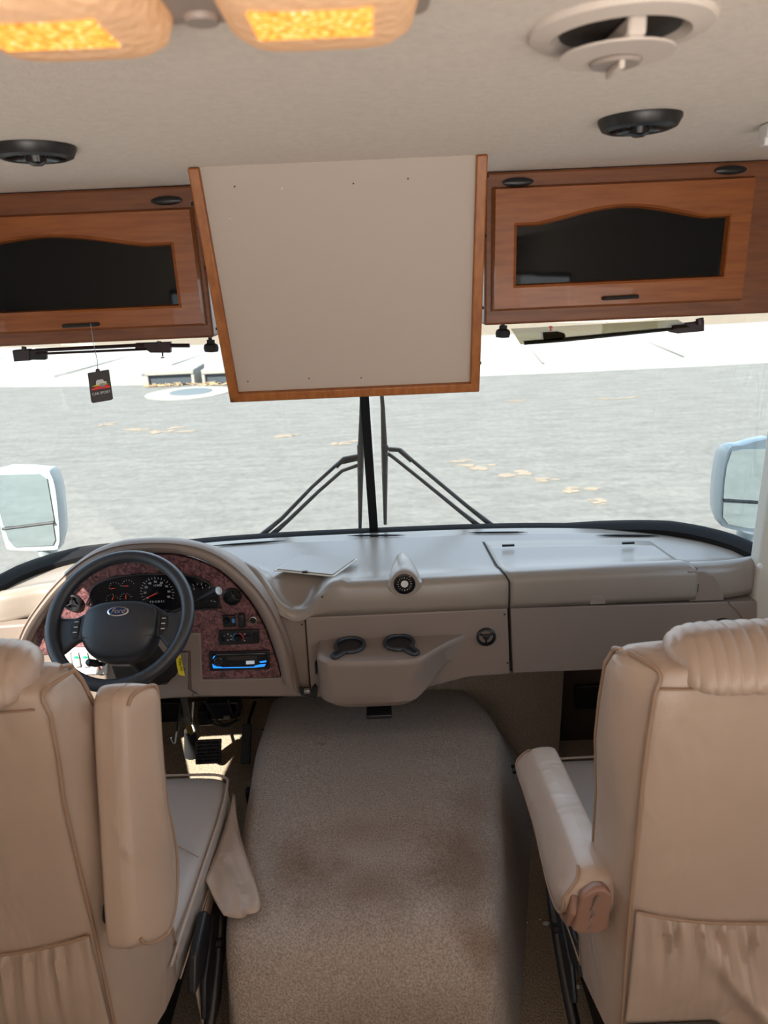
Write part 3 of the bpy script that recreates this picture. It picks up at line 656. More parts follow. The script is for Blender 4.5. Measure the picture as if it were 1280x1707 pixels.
# storage lid on the right (raised shell following the pad, dark gap round it)
def lid(off, g, name, m, smooth=True):
    tl2 = [0.06, .3, .6, .85] + [1+i/6 for i in range(7)] + [2.06, 2.15, 2.3, 2.5, 2.66]
    rows = []
    for t in tl2:
        k = max(0, (t-1.2)/1.46)
        xa = .362 - .028*min(1, k*1.0) - (g if g else 0); xb = .858 + (g if g else 0) - (.03*k**1.2)
        xb = .868 - .045*k**1.3 + g
        rows.append([pad_pt(xa+(xb-xa)*i/40, t if not (g and t in (.06, 2.66)) else (t-.05 if t < 1 else t+.03), off) for i in range(41)])
    b = MB(); b.grid(rows); return b.obj(name, m, D, solid=.004 if off > .003 else 0)
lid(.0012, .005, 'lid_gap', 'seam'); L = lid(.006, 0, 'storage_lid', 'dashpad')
for x, y in ((847, 909), (1047, 905)):
    c = onZ(x, y, .975); box('lid_hinge', c, (.036, .008, .006), 'dark', L, .001)
b = MB(); b.prism([PD(983, 1008, .010), PD(1010, 1007, .010), PD(1009, 999, .010), PD(1003, 993, .010), PD(992, 993, .010), PD(984, 999, .010)], (0, .01, 0)); b.obj('lid_latch', 'dashpad', L, bevel=.002)
# moulded raised shoulder right of the lid
# small flush lid on the top, left of centre
z = .9675; q = [onZ(x, y, z) for x, y in ((458, 952), (503, 927), (595, 934), (556, 962))]
cq = sum(q, Vector())/4
b = MB(); b.prism([cq+(p-cq)*1.02 for p in q], (0, 0, .0035)); b.obj('lid_border', 'trim', D, bevel=.001)
b = MB(); b.prism([cq+(p-cq)*.955+Vector((0, 0, .001)) for p in q], (0, 0, .0055)); sl = b.obj('small_lid', 'dashpad', D, bevel=.002)
box('lid_pull', onZ(508, 953, .975), (.016, .010, .006), 'black', sl, .002)
# gauge pod in the middle
c = PD(674, 971, .004); c.y = YF-.012
b = MB(); rows = []
for i, (s, dy, dz) in enumerate(((.031, 0, 0), (.0375, .0, 0), (.041, .008, 0), (.040, .03, .002), (.036, .06, .005), (.029, .10, .008), (.019, .15, .009), (.006, .20, .004))):
    rows.append([c+Vector((s*math.cos(2*PI*k/32)*(1 if math.sin(2*PI*k/32) > 0 else 1.15), dy, dz+s*math.sin(2*PI*k/32)*1.02)) for k in range(32)])
b.grid(rows, closed=True, caps=True); gp = b.obj('compass_pod', 'dashpad', D)
cp = MB().lathe([(.0285, .004), (.029, -.004), (.025, -.006), (.023, -.001), (.001, -.001)], c, (0, 1, 0), 32).obj('compass_dial', 'gloss', gp)
for k in range(16):
    a = 2*PI*k/16; box('tick', c+Vector((math.cos(a)*.018, -.0022, math.sin(a)*.018)), (.004 if k % 4 == 0 else .0025, .0006, .0012), 'mark', cp, 0, (0, -a, 0))
MB().lathe([(.010, -.0022), (.0085, -.0026), (.0085, -.0020), (.010, -.0018)], c, (0, 1, 0), 24).obj('dial_ring', 'mark', cp)
text('N', .010, 'mark', frame(c+Vector((0, -.003, .003)), (1, 0, 0), (0, 0, 1)), cp); text('E', .006, 'mark', frame(c+Vector((0, -.003, -.008)), (1, 0, 0), (0, 0, 1)), cp)

# lower fascia panels
def panel(name, pts, d0, thick, m, parent=D, bevel=.004, seg=3):
    b = MB(); b.prism([PD(x, y, d0) for x, y in pts], (0, thick, 0)); return b.obj(name, m, parent, bevel=bevel, seg=seg)
panel('backing_panel', [(505, 1024), (1262, 1000), (1262, 1104), (853, 1119), (780, 1125), (520, 1155), (505, 1155)], -.03, .08, 'seam', bevel=.004)
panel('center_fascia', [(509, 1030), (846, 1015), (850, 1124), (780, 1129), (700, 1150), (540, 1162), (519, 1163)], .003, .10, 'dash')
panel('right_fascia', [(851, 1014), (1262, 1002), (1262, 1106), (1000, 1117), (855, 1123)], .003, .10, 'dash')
# swept moulding line lower right
MB().tube(smooth_path([PD(x, y, .004) for x, y in ((1214, 1004), (1230, 1018), (1240, 1035), (1243, 1060))], 6), .003, 8).obj('moulding', 'dash', D)
# raised shoulder on the right end of the pad
b = MB(); rows = []
o_ = [(1146, 952), (1172, 952), (1192, 960), (1203, 978), (1207, 1001), (1148, 1003)]
b.prism([PD(x, y, .0045) for x, y in o_], (0, .02, 0)); b.obj('end_pocket_panel', 'dash', D, bevel=.003)
for x, y in ((537, 995), (503, 1041), (841, 1024), (846, 1105)):
    MB().lathe([(.0028, 0), (.002, .0025), (.001, .0025)], PD(x, y, .0045), (0, -1, 0), 10).obj('screw', 'seam', D)
# cup holder console
T0, zt = .015, .802
top = [(-.166, 1.765), (-.166, 1.68), (-.160, 1.655), (-.14, 1.635), (-.10, 1.628), (.0, 1.622), (.085, 1.624), (.115, 1.636), (.140, 1.662), (.185, 1.705), (.235, 1.742), (.26, 1.765)]
low = [(-.166, 1.765), (-.166, 1.69), (-.158, 1.658), (-.135, 1.640), (-.10, 1.634), (.0, 1.630), (.075, 1.632), (.105, 1.646), (.135, 1.674), (.175, 1.715), (.215, 1.745), (.24, 1.765)]
bot = [(-.150, 1.765), (-.150, 1.70), (-.135, 1.665), (-.115, 1.655), (-.09, 1.650), (-.0, 1.648), (.055, 1.65), (.085, 1.665), (.105, 1.69), (.130, 1.725), (.15, 1.745), (.17, 1.765)]
def zlow(i, z0): return z0
lv = [(top, .802, .90), (top, .8015, .975), (top, .797, 1.0), (top, .785, 1.004), (low, .74, 1), (low, .70, 1), (low, .672, .99), (bot, .652, .985), (bot, .644, .93)]
b = MB(); rows = []
for P_, z, s in lv:
    cx, cy = .03, 1.765; row = smooth_path([((x-cx)*(s if s <= 1 else s)+cx, (y-cy)*(s)+cy, 0) for x, y in P_], 4); rr = []
    for p in row:
        zz = z
        if z < .75: zz = z + max(0, (p.x-.09)/.15)**1.2*(.095 if z < .70 else .05)   # underside sweeps up to the right
        rr.append(Vector((p.x, p.y, zz)))
    rows.append(rr)
b.grid(rows, caps=True); con = b.obj('console_box', 'dash', D, angle=60)
cups = [((583, 1074), (560, 1091)), ((665, 1070), (690, 1086))]
cut = MB()
for (x, y), _ in cups: cc = onZ(x, y, .806); cut.lathe([(.0385, -.07), (.0385, .02)], (cc.x, cc.y, .80), n=36)
carve(con, cut)
for (x, y), (hx, hy) in cups:
    cc = onZ(x, y, .808); hh = onZ(hx, hy, .808); z = .806
    dirv = Vector((hh.x-cc.x, hh.y-cc.y, 0)); a0 = math.atan2(dirv.y, dirv.x); Lh = dirv.length
    loop = []
    for k in range(29):
        a = a0 + math.radians(18) + (2*PI-math.radians(36))*k/28; loop.append(Vector((cc.x+math.cos(a)*.039, cc.y+math.sin(a)*.039, z)))
    e = Vector((math.cos(a0), math.sin(a0), 0)); nn = Vector((-e.y, e.x, 0)); base = Vector((cc.x, cc.y, z))
    for k in range(9):
        a = -PI/2 + PI*k/8; loop.append(base + e*(Lh+.003+.009*math.cos(a)) + nn*(.009*math.sin(a)))
    ch = MB().tube(loop, .0052, 10, closed=True, flat=1.2, up=(0, 0, 1)).obj('cup_holder', 'wheelblack', con)
    MB().lathe([(.0385, .004), (.036, -.03), (.034, -.065), (.001, -.066)], (cc.x, cc.y, .80), n=36).obj('cup_well', 'black', ch)
    b = MB(); b.prism([base+e*.03+nn*.007, base+e*(Lh+.004)+nn*.007, base+e*(Lh+.008), base+e*(Lh+.004)-nn*.007, base+e*.03-nn*.007], (0, 0, -.003)); b.obj('handle_slot', 'seam', ch)
MB().box(onY(632, 1190, 1.68)+Vector((0, 0, .006)), (.07, .05, .012)).obj('console_catch', 'black', D, bevel=.003)
# vents
def vent(c, r, ax=(0, -1, 0), ph=90):
    v = MB().lathe([(r, -.002), (r, .006), (r*.86, .010), (r*.74, .004), (r*.72, -.01), (.001, -.012)], c, ax, 36).obj('air_vent', 'black', D)
    A = Vector(ax).normalized(); u = Vector((1, 0, 0)); w_ = A.cross(u).normalized()
    if w_.z < 0: w_ = -w_
    for k in range(3):
        a = math.radians(ph+120*k); MB().tube([c+A*.004, c+A*.004+(u*math.cos(a)+w_*math.sin(a))*r*.74], .0022 if r < .024 else .0028, 8).obj('vent_spoke', 'dark', v)
    MB().lathe([(r*.34, .002), (r*.34, .005), (r*.26, .006), (.001, .006)], c, ax, 20).obj('vent_hub', 'black', v)
vent(PD(810, 1061, .004), .027, ph=150); vent(PD(1203, 1046, .004), .029, ph=90)

# ---- driver pod
hood_o = [(18, 1100), (36, 1048), (64, 1004), (100, 962), (145, 926), (190, 908), (240, 902), (295, 903), (345, 914), (388, 938), (425, 972), (452, 1008), (472, 1048), (486, 1090), (495, 1130), (499, 1158)]
hood_i = [(40, 1092), (58, 1052), (86, 1012), (118, 976), (155, 948), (195, 932), (240, 925), (292, 926), (334, 937), (370, 957), (402, 987), (425, 1018), (442, 1050), (454, 1082), (463, 1110), (468, 1132)]
so = smooth_path([onY(x, y, 1.735) for x, y in hood_o], 5); si = smooth_path([onY(x, y, 1.735) for x, y in hood_i], 5)
b = MB(); rows = []; n = len(so)
cx_ = Vector((-.62, 1.735, .72))
outb = []; mid = []
for i, (o_, q) in enumerate(zip(so, si)):
    out = (o_-cx_).normalized(); wv = (o_-q)
    outb.append(o_+out*.012+Vector((0, .30, -.04)))
    mid.append(i)
def lerp(a, c, t): return a+(c-a)*t
prof = [lambda o_, q, u: o_-u*.05+Vector((0, .26, -.10*max(0, u.z))), lambda o_, q, u: o_-u*.012+Vector((0, .12, -.035*max(0, u.z))), lambda o_, q, u: o_+Vector((0, .03, -.002)), lambda o_, q, u: o_+Vector((0, .008, 0)), lambda o_, q, u: lerp(o_, q, .12)+Vector((0, -.003, 0)), lambda o_, q, u: lerp(o_, q, .24)+Vector((0, .001, 0)), lambda o_, q, u: lerp(o_, q, .30)+Vector((0, -.004, 0)),
        lambda o_, q, u: lerp(o_, q, .42)+Vector((0, -.009, 0)), lambda o_, q, u: lerp(o_, q, .7)+Vector((0, -.004, 0)), lambda o_, q, u: lerp(o_, q, .92)+Vector((0, .006, 0)), lambda o_, q, u: q+Vector((0, .016, 0)), lambda o_, q, u: q-u*.004+Vector((0, .05, 0))]
for f in prof: rows.append([f(o_, q, (o_-cx_).normalized()) for o_, q in zip(so, si)])
b.grid(rows); b.obj('instrument_hood', 'dash', D, angle=70)
# burl face
YB = 1.765
PB = lambda x, y, d=0: onY(x, y, YB-d)
si2 = smooth_path([PB(x, y) for x, y in hood_i], 4)
b = MB(); b.prism(si2 + [PB(466, 1133), PB(335, 1135), PB(333, 1058), PB(20, 1058+40)], (0, .012, 0)); b.obj('burl_face', 'burl', D, smooth=False)
# vinyl lower pod panel with knee panel seam
def ppanel(name, pts, d0, th, m, parent=D, bevel=.003, seg=3):
    b = MB(); b.prism([PB(x, y, d0) for x, y in pts], (0, th, 0)); return b.obj(name, m, parent, bevel=bevel, seg=seg)
ppanel('pod_backing', [(30, 1075), (336, 1075), (336, 1140), (500, 1140), (500, 1152), (60, 1170)], -.004, .02, 'dash', bevel=.001)
b = MB(); P_ = lambda x, y, dd: onY(x, y, YB-dd)
ppanel('lower_surround', [(262, 1057), (334, 1056), (337, 1134), (468, 1131), (470, 1090), (480, 1090), (508, 1160), (335, 1161), (318, 1150), (316, 1086), (262, 1086)], .008, .02, 'dash', bevel=.004)
ppanel('right_cheek', [(440, 1010), (470, 1012), (490, 1026), (508, 1028), (517, 1163), (500, 1161), (471, 1134)], .002, .09, 'dash', bevel=.004)
kp = ppanel('knee_panel', [(60, 1110), (262, 1090), (313, 1088), (313, 1150), (328, 1160), (60, 1176)], .006, .02, 'dash', bevel=.003)
for x, y in ((307, 1116), (321, 1158)): MB().lathe([(.002, 0), (.0015, .002)], PB(x, y, .010), (0, -1, 0), 8).obj('screw', 'seam', kp)
# underside lip (returns forward below the pod)
b = MB(); b.prism([PB(60, 1173, .004), PB(330, 1157, .004), PB(507, 1157, .004), PB(507, 1157, .004)+Vector((0, .10, -.012)), PB(60, 1173, .004)+Vector((0, .10, -.012))], (0, 0, -.008)); b.obj('lower_lip', 'dash', D, bevel=.002)
# column opening
ppanel('column_opening', [(185, 1110), (290, 1112), (290, 1128), (278, 1142), (215, 1148), (196, 1142)], .0075, .01, 'seam', kp, bevel=.004)
# left end below pad
b = MB(); b.prism([onY(x, y, 1.76) for x, y in ((-30, 1046), (60, 1040), (60, 1180), (-30, 1190))], (0, .04, 0)); b.obj('left_fascia', 'dash', D, bevel=.006)
# burl vents
vent(PB(387, 994, .003), .025, ph=90); vent(PB(122, 1004, .003), .025, ph=85)
# gauge cluster
cl_px = [(152, 1012), (150, 995), (155, 980), (170, 969), (200, 961), (250, 957), (300, 958), (330, 963), (350, 974), (362, 990), (366, 1008), (360, 1014), (250, 1017)]
cl = ppanel('gauge_cluster', cl_px, .004, .006, 'gloss', bevel=.002)
cpt = smooth_path([PB(x, y, .0055) for x, y in cl_px], 3, True); MB().tube(cpt, .0025, 8, closed=True).obj('cluster_bezel', 'black', cl)
def gauge(cx, cy, r, a0, a1, nt, needle, nums=None, ts=.0016):
    c = PB(cx, cy, .0046); g = MB()
    for k in range(nt):
        a = math.radians(a0+(a1-a0)*k/(nt-1)); l_ = .16*r if k % 2 == 0 else .09*r
        g.box(c+Vector((math.cos(a)*r, 0, math.sin(a)*r)), (l_, .0006, ts*.6), (0, -a, 0))
    dial = g.obj('dial_marks', 'mark', cl, smooth=False)
    a = math.radians(needle); MB().tube([c+Vector((0, -.0012, 0)), c+Vector((math.cos(a)*r*.82, -.0012, math.sin(a)*r*.82))], [.0013, .0008], 6).obj('needle', 'needle', dial)
    MB().lathe([(r*.13, -.002), (r*.11, .001)], c, (0, 1, 0), 14).obj('needle_hub', 'black', dial)
    if nums:
        for i, s in enumerate(nums):
            a = math.radians(a0+(a1-a0)*i/(len(nums)-1)); text(s, r*.19, 'mark', frame(c+Vector((math.cos(a)*r*.76, -.001, math.sin(a)*r*.76)), (1, 0, 0), (0, 0, 1)), dial, 'numbers', .0002)
gauge(262, 988, .043, 205, -25, 21, 205, ['10', '20', '30', '40', '50', '60', '70', '80', '90'])
gauge(334, 996, .040, 210, -20, 15, 205, ['0', '1', '2', '3', '4', '5'])
for x, y, nd in ((192, 980, 190), (214, 976, 185), (187, 1000, 60), (210, 998, 80)): gauge(x, y, .016, 180, 20, 7, nd)
text('113421', .008, 'mark', frame(PB(263, 976, .0058), (1, 0, 0), (0, 0, 1)), cl, 'odometer'); text('P R N D 2 1', .008, 'mark', frame(PB(262, 1003, .0058), (1, 0, 0), (0, 0, 1)), cl, 'gear_display')
# switches right of the wheel
s1 = box('headlamp_switch', PB(382, 1035, .006), (.034, .012, .034), 'black', D, .003)
MB().lathe([(.009, 0), (.009, .008), (.007, .012), (.001, .012)], PB(378, 1033, .010), (0, -1, 0), 20).obj('switch_knob', 'gloss', s1); box('switch_mark', PB(389, 1035, .0125), (.008, .0008, .012), 'bluemark', s1, 0)
s2 = box('rocker_switch', PB(403, 1034, .010), (.019, .02, .040), 'black', D, .005)
v = MB().lathe([(.011, 0), (.0115, .005), (.009, .006), (.0085, -.004), (.001, -.004)], PB(422, 1033, .002), (0, -1, 0), 24).obj('power_socket', 'steel', D)
MB().lathe([(.008, 0), (.008, .003), (.001, .003)], PB(422, 1033, .002), (0, -1, 0), 20).obj('socket_plug', 'black', v)
cc_ = ppanel('climate_control', [(364, 1052), (432, 1050), (432, 1073), (365, 1076)], .008, .010, 'black', bevel=.002)
cn = PB(397, 1063, .0085)
MB().lathe([(.010, 0), (.009, .010), (.001, .010)], cn, (0, -1, 0), 24).obj('temperature_knob', 'gloss', cc_)
for nm, m_, a0, a1 in (('cold_arc', 'bluemark', 100, 215), ('hot_arc', 'redmark', 80, -35)):
    MB().tube([cn+Vector((math.cos(math.radians(a0+(a1-a0)*k/10))*.0145, -.001, math.sin(math.radians(a0+(a1-a0)*k/10))*.0145)) for k in range(11)], .0011, 6).obj(nm, m_, cc_)
for k, (x, y) in enumerate([(380, 1057), (385, 1060), (380, 1067), (385, 1066), (373, 1060), (408, 1057), (413, 1064), (408, 1068)]): box('button_mark', PB(x, y, .0085), (.004, .0008, .0022), 'mark', cc_, 0)
MB().lathe([(.008, 0), (.008, .007), (.001, .007)], PB(413, 1063, .008), (0, -1, 0), 20).obj('fan_knob', 'black', cc_)
box('mode_button', PB(426, 1062, .009), (.011, .004, .026), 'gloss', cc_, .001); box('mode_button', PB(371, 1064, .009), (.010, .004, .022), 'gloss', cc_, .001)
# left switches, white rockers
s3 = ppanel('light_switch', [(74, 1040), (84, 1040), (84, 1066), (73, 1068)], .008, .008, 'black', bevel=.001); box('rocker', PB(80, 1053, .009), (.010, .006, .036), 'white', s3, .001)
sp_ = ppanel('switch_plate', [(104, 1082), (180, 1082), (178, 1124), (110, 1126)], .012, .010, 'white', bevel=.002)
for k, x in enumerate((114, 127, 142, 157)):
    q = box('rocker', PB(x, 1100, .014), (.019, .010, .042), 'white', sp_, .003); box('rocker_gap', PB(x+6.6, 1100, .0125), (.0014, .002, .046), 'seam', sp_, 0)
    if k in (1, 2): MB().lathe([(.0045, 0), (.004, .0006)], PB(x, 1096, .0195), (0, -1, 0), 14, sx=1.6).obj('rocker_mark', 'greenmark', q)
MB().lathe([(.013, 0), (.013, .004), (.008, .008), (.001, .008)], PB(158, 1115, .02), (0, -1, 0), 20).obj('dimmer_knob', 'white', sp_); box('red_mark', PB(166, 1113, .021), (.003, .002, .014), 'redmark', sp_, 0)
# car stereo
st = root('car_stereo', PB(398, 1102), 'black car stereo with blue lit buttons in the burl panel right of the steering wheel', 'car stereo')
b = MB(); b.prism([PB(348, 1088, .009), PB(449, 1085, .009), (PB(449, 1116, .009)), PB(350, 1119, .009)], (0, .008, 0)); b.obj('stereo_frame', 'black', st, bevel=.002)
b = MB(); b.prism([PB(353, 1092, .013), PB(445, 1089, .013), PB(445, 1112, .013), PB(354, 1114, .013)], (0, .006, 0)); fp = b.obj('faceplate', 'gloss', st, bevel=.002)
MB().tube([PB(360, 1091.5, .0135), PB(442, 1089, .0135)], .0008, 6).obj('chrome_line', 'chrome', fp)
MB().lathe([(.0105, 0), (.010, .008), (.0085, .010), (.001, .009)], PB(364, 1102, .013), (0, -1, 0), 28).obj('volume_knob', 'black', fp)
MB().lathe([(.0112, 0), (.0112, .0015), (.0102, .0015)], PB(364, 1102, .0132), (0, -1, 0), 28).obj('knob_ring', 'chrome', fp)
for nm, m_, pts in (('blue_key', 'radioblue', [(354, 1107), (360, 1111), (370, 1112), (372, 1114), (355, 1114)]), ('blue_key', 'radioblue', [(372, 1112.6), (425, 1111.5), (425, 1113), (372, 1114)]), ('blue_key', 'radioblue', [(424, 1110), (432, 1108), (443, 1107), (441, 1111), (424, 1113)]), ('blue_key', 'radioblue', [(432, 1103), (444, 1101), (444, 1104), (434, 1105)]), ('blue_key', 'radioblue', [(354, 1098), (356, 1094), (359, 1093), (356, 1098)]), ('display_label', 'radiowhite', [(410, 1102), (424, 1101.5), (424, 1107), (410, 1107.5)]), ('display', 'seam', [(378, 1095), (428, 1093), (428, 1100), (378, 1101)])):
    MB().prism([PB(x, y, .0140 if nm != 'display' else .0134) for x, y in pts], (0, .001, 0)).obj(nm, m_, fp, smooth=False)

# ---- steering column and wheel
wc = onY(200.5, 1031, 1.555); TILT = math.radians(46)
nW = Vector((0, -math.cos(TILT), math.sin(TILT))); WX = frame(wc, (1, 0, 0), nW.cross(Vector((1, 0, 0)))) @ Matrix.Scale(.935, 4)
col = root('steering_column', wc - nW*.2, 'steering column with shifter stalk behind the steering wheel', 'steering column')
MB().tube([wc-nW*.05, wc-nW*.10, wc-nW*.2, wc-nW*.30], [.045, .052, .062, .06], 20).obj('column_shroud', 'dash', col)
MB().tube([wc-nW*.10+Vector((0, 0, -.03)), wc-nW*.28+Vector((0, .02, -.05))], [.05, .06], 14).obj('lower_shroud', 'black', col)
sb = onY(322, 1006, 1.71); se = onY(364, 985, 1.66)
MB().tube([wc-nW*.07+Vector((.03, 0, .01)), sb, sb+(se-sb)*.25, sb+(se-sb)*.4, se-(se-sb)*.08, se], [.006, .006, .0075, .012, .0145, .013], 14).obj('shifter_stalk', 'dark', col)
MB().lathe([(.0105, 0), (.0105, .0015), (.008, .0015), (.007, .001), (.001, .002)], se, (se-sb), 20).obj('stalk_button', 'steel', col)
tb = onY(180, 1106, 1.66); MB().tube([wc-nW*.08, onY(172, 1107, 1.67), onY(160, 1106, 1.66), onY(147, 1104, 1.65), onY(143, 1103, 1.65)], [.005, .006, .010, .010, .004], 12).obj('turn_signal_stalk', 'black', col)
sh0 = onY(305, 1155, 1.93); sh1 = onY(314, 1212, 2.0); sh2 = onY(322, 1232, 2.03); sh3 = onY(328, 1256, 2.06)
MB().tube([sh0, onY(312, 1196, 1.98)], .011, 12).obj('shaft', 'steel', col); MB().tube([onY(308, 1192, 1.975), onY(313, 1204, 1.98)], .016, 12).obj('shaft_joint', 'steel', col)
MB().tube([onY(312, 1202, 1.985), onY(317, 1222, 2.0)], .010, 12).obj('shaft_joint', 'brass', col); MB().tube([onY(314, 1218, 2.0), onY(318, 1238, 2.02), onY(320, 1256, 2.04)], [.014, .022, .026], 14).obj('shaft_boot', 'rubber', col)
# yellow tag
yt = root('yellow_tag', onY(298, 1107, 1.64), 'small yellow paper tag with black print hanging right of the steering wheel', 'tag')
b = MB(); b.prism([onY(x, y, 1.70) for x, y in ((292, 1089), (301, 1092), (308, 1127), (298, 1125), (295, 1112))], (0, .001, 0)); b.obj('tag_card', 'yellow', yt, smooth=False)
text('FORD', .009, 'seam', frame(onY(300, 1104, 1.699), (-.15, 0, -1), (1, 0, -.15)), yt); text('KEY', .008, 'seam', frame(onY(302, 1115, 1.699), (-.15, 0, -1), (1, 0, -.15)), yt)
MB().tube([onY(296, 1090, 1.70), onY(290, 1080, 1.72)], .001, 6).obj('string', 'mark', yt)

sw_ = root('steering_wheel', wc, 'black four-spoke steering wheel with a blue oval emblem on its pad', 'steering wheel')
RW = .175
def wb(): b = MB(); b.X = WX; return b
b = wb(); b.tube([(RW*math.cos(2*PI*k/72), RW*math.sin(2*PI*k/72), 0) for k in range(72)], .0168, 16, closed=True, up=(0, 0, 1)); b.obj('rim', 'wheelblack', sw_)
# spokes: two wide upper wings, lower pair
def spoke(pts_o, name='spoke'):
    b = wb(); b.prism([(x, y, -.026) for x, y in pts_o], (0, 0, .022)); return b.obj(name, 'wheelblack', sw_, bevel=.009, seg=4)
spoke([(.07, .045), (.12, .012), (.15, .015), (.174, .035), (.176, -.03), (.160, -.07), (.13, -.085), (.105, -.055), (.07, -.045)])
spoke([(-.07, .035), (-.12, .010), (-.15, .010), (-.174, .022), (-.176, -.04), (-.160, -.075), (-.142, -.090), (-.105, -.055), (-.07, -.05)])
b = wb(); b.prism([(-.055, -.03, -.035), (.055, -.03, -.035), (.045, -.075, -.035), (-.045, -.075, -.035)], (0, 0, .02)); b.obj('hub_back', 'black', sw_, bevel=.008)
# airbag pad
padp = smooth_path([(0, .047, 0), (.05, .044, 0), (.084, .030, 0), (.095, .010, 0), (.098, -.03, 0), (.094, -.054, 0), (.075, -.085, 0), (.04, -.103, 0), (0, -.106, 0), (-.04, -.103, 0), (-.075, -.085, 0), (-.094, -.054, 0), (-.098, -.03, 0), (-.095, .010, 0), (-.084, .030, 0), (-.05, .044, 0)], 4, True)
b = wb(); rows = []
for s, z in ((.97, -.045), (1.0, -.03), (1.0, -.010), (.985, .002), (.95, .010), (.85, .015), (.6, .018), (.25, .019), (.02, .019)):
    rows.append([Vector((p.x*s, (p.y+.02)*s-.02, z - (.02*max(0, -(p.y*s)-.035)/.07))) for p in padp])
b.grid(rows, closed=True, caps=True); pd = b.obj('airbag_pad', 'wheelblack', sw_, angle=60)
b = wb(); b.tube([(-.093, -.048, .0), (-.085, -.051, .010), (-.05, -.053, .0125), (.05, -.053, .0125), (.085, -.051, .010), (.093, -.048, .0)], .0012, 6); b.obj('pad_seam', 'seam', pd)
em = wb(); em.lathe([(.0130, .017), (.0130, .0212), (.0118, .022), (.001, .022)], (0, .036, 0), (0, 0, 1), 40, sx=1.0)
em.v = [WX @ (Vector(((WX.inverted() @ v).x*2.15, ((WX.inverted() @ v).y-.036)*1.0+.012, (WX.inverted() @ v).z))) for v in em.v]
emb = em.obj('emblem', 'chrome', sw_)
eb = wb(); eb.lathe([(.0100, .020), (.0100, .0226), (.001, .0228)], (0, .036, 0), (0, 0, 1), 40)
eb.v = [WX @ (Vector(((WX.inverted() @ v).x*2.35, ((WX.inverted() @ v).y-.036)*1.03+.012, (WX.inverted() @ v).z))) for v in eb.v]
eb.obj('emblem_field', mat('emblem_navy', (.01, .025, .10), .2), emb)
text('Ford', .0185, 'chrome', WX @ frame((0, .0122, .0233), (1, 0, 0), (0, 1, 0)), emb, 'emblem_lettering', .0003, .35)
for s in (-1, 1):
    b = wb(); b.prism([(s*.102, .012, -.012), (s*.122, .006, -.012), (s*.127, -.02, -.012), (s*.118, -.05, -.012), (s*.103, -.048, -.012)], (0, 0, .010)); bt = b.obj('cruise_button_pod', 'black', sw_, bevel=.004)
    for k in range(3): b = wb(); b.box((s*.113, -.004-.014*k, -.0005), (.010, .0022, .001)); b.obj('button_mark', 'mark', bt)

# ================================================================== PEDALS / UNDER DASH
bp = root('brake_pedal', onY(350, 1252, 1.98), 'black ribbed brake pedal on a bent steel arm', 'pedal')
b = MB(); Q = [onY(x, y, yy) for x, y, yy in ((327, 1233, 1.99), (370, 1231, 1.99), (369, 1272, 1.95), (327, 1274, 1.95))]; nv = (Q[1]-Q[0]).cross(Q[3]-Q[0]).normalized(); nv = nv if nv.y < 0 else -nv
b.prism(Q, nv*.012); bpd = b.obj('pedal_pad', 'rubber', bp, bevel=.003)
for i in range(7):
    for j in range(6):
        c = Q[0]+(Q[1]-Q[0])*(.14+.12*i)+(Q[3]-Q[0])*(.14+.144*j)+nv*.0135; 
        if (i+j) >= 0: bx_ = MB(); bx_.box(c, (.006, .003, .006)); bx_.obj('grip_stud', 'black', bpd, smooth=False)
MB().tube([onY(322, 1170, 2.1), onY(320, 1205, 2.07), onY(326, 1225, 2.04), onY(328, 1240, 2.0), onY(329, 1272, 1.965)], .006, 10).obj('pedal_arm', 'steel', bp)
ap = root('accelerator_pedal', onY(412, 1235, 2.02), 'narrow black accelerator pedal beside the engine cover', 'pedal')
b = MB(); Q = [onY(x, y, yy) for x, y, yy in ((405, 1208, 2.06), (420, 1206, 2.06), (418, 1274, 1.98), (402, 1274, 1.98))]; nv = (Q[1]-Q[0]).cross(Q[3]-Q[0]).normalized(); nv = nv if nv.y < 0 else -nv
b.prism(Q, nv*.012); b.obj('pedal_pad', 'rubber', ap, bevel=.004)
MB().tube([onY(425, 1170, 2.2), onY(415, 1200, 2.12), onY(412, 1230, 2.06)], .006, 8).obj('pedal_arm', 'dark', ap)
fb_ = root('fuse_box', onY(380, 1180, 2.15), 'black fuse box and relays under the driver side of the dashboard', 'fuse box')
for x, y, sx, sz in ((372, 1178, .11, .07), (392, 1176, .04, .06), (345, 1190, .05, .06), (285, 1180, .08, .08)): MB().box(onY(x, y, 2.18), (sx, .06, sz)).obj('relay_block', 'black', fb_, bevel=.005)
b = MB(); b.box(onY(378, 1196, 2.13), (.022, .01, .012)); b.obj('connector', 'steel', fb_, bevel=.002)
for (x0, y0, x1, y1) in ((340, 1168, 395, 1200), (300, 1172, 285, 1230), (380, 1166, 396, 1186), (400, 1200, 350, 1205)):
    MB().tube(smooth_path([onY(x0, y0, 2.12), onY((x0+x1)/2, max(y0, y1)+6, 2.14), onY(x1, y1, 2.13)], 6), .004, 6).obj('wire', 'rubber', fb_)
wr = root('wire_bundle', onY(512, 1150, 1.74), 'dark tangle of wires and plug at the lower left of the cup console', 'wires')
for k in range(5): MB().tube(smooth_path([onY(500+3*k, 1146, 1.74), onY(505+5*k, 1158+k, 1.72), onY(520+2*k, 1150-k, 1.73), onY(526, 1140+3*k, 1.75)], 6), .004, 6).obj('wire', 'rubber', wr)
box('plug', onY(512, 1152, 1.715), (.018, .014, .012), 'steel', wr, .003); 
cs = root('side_clip', onY(527, 1112, 1.735), 'small black clip on the left side of the cup console', 'clip'); box('clip_body', onY(527, 1112, 1.735), (.006, .02, .035), 'black', cs, .002)
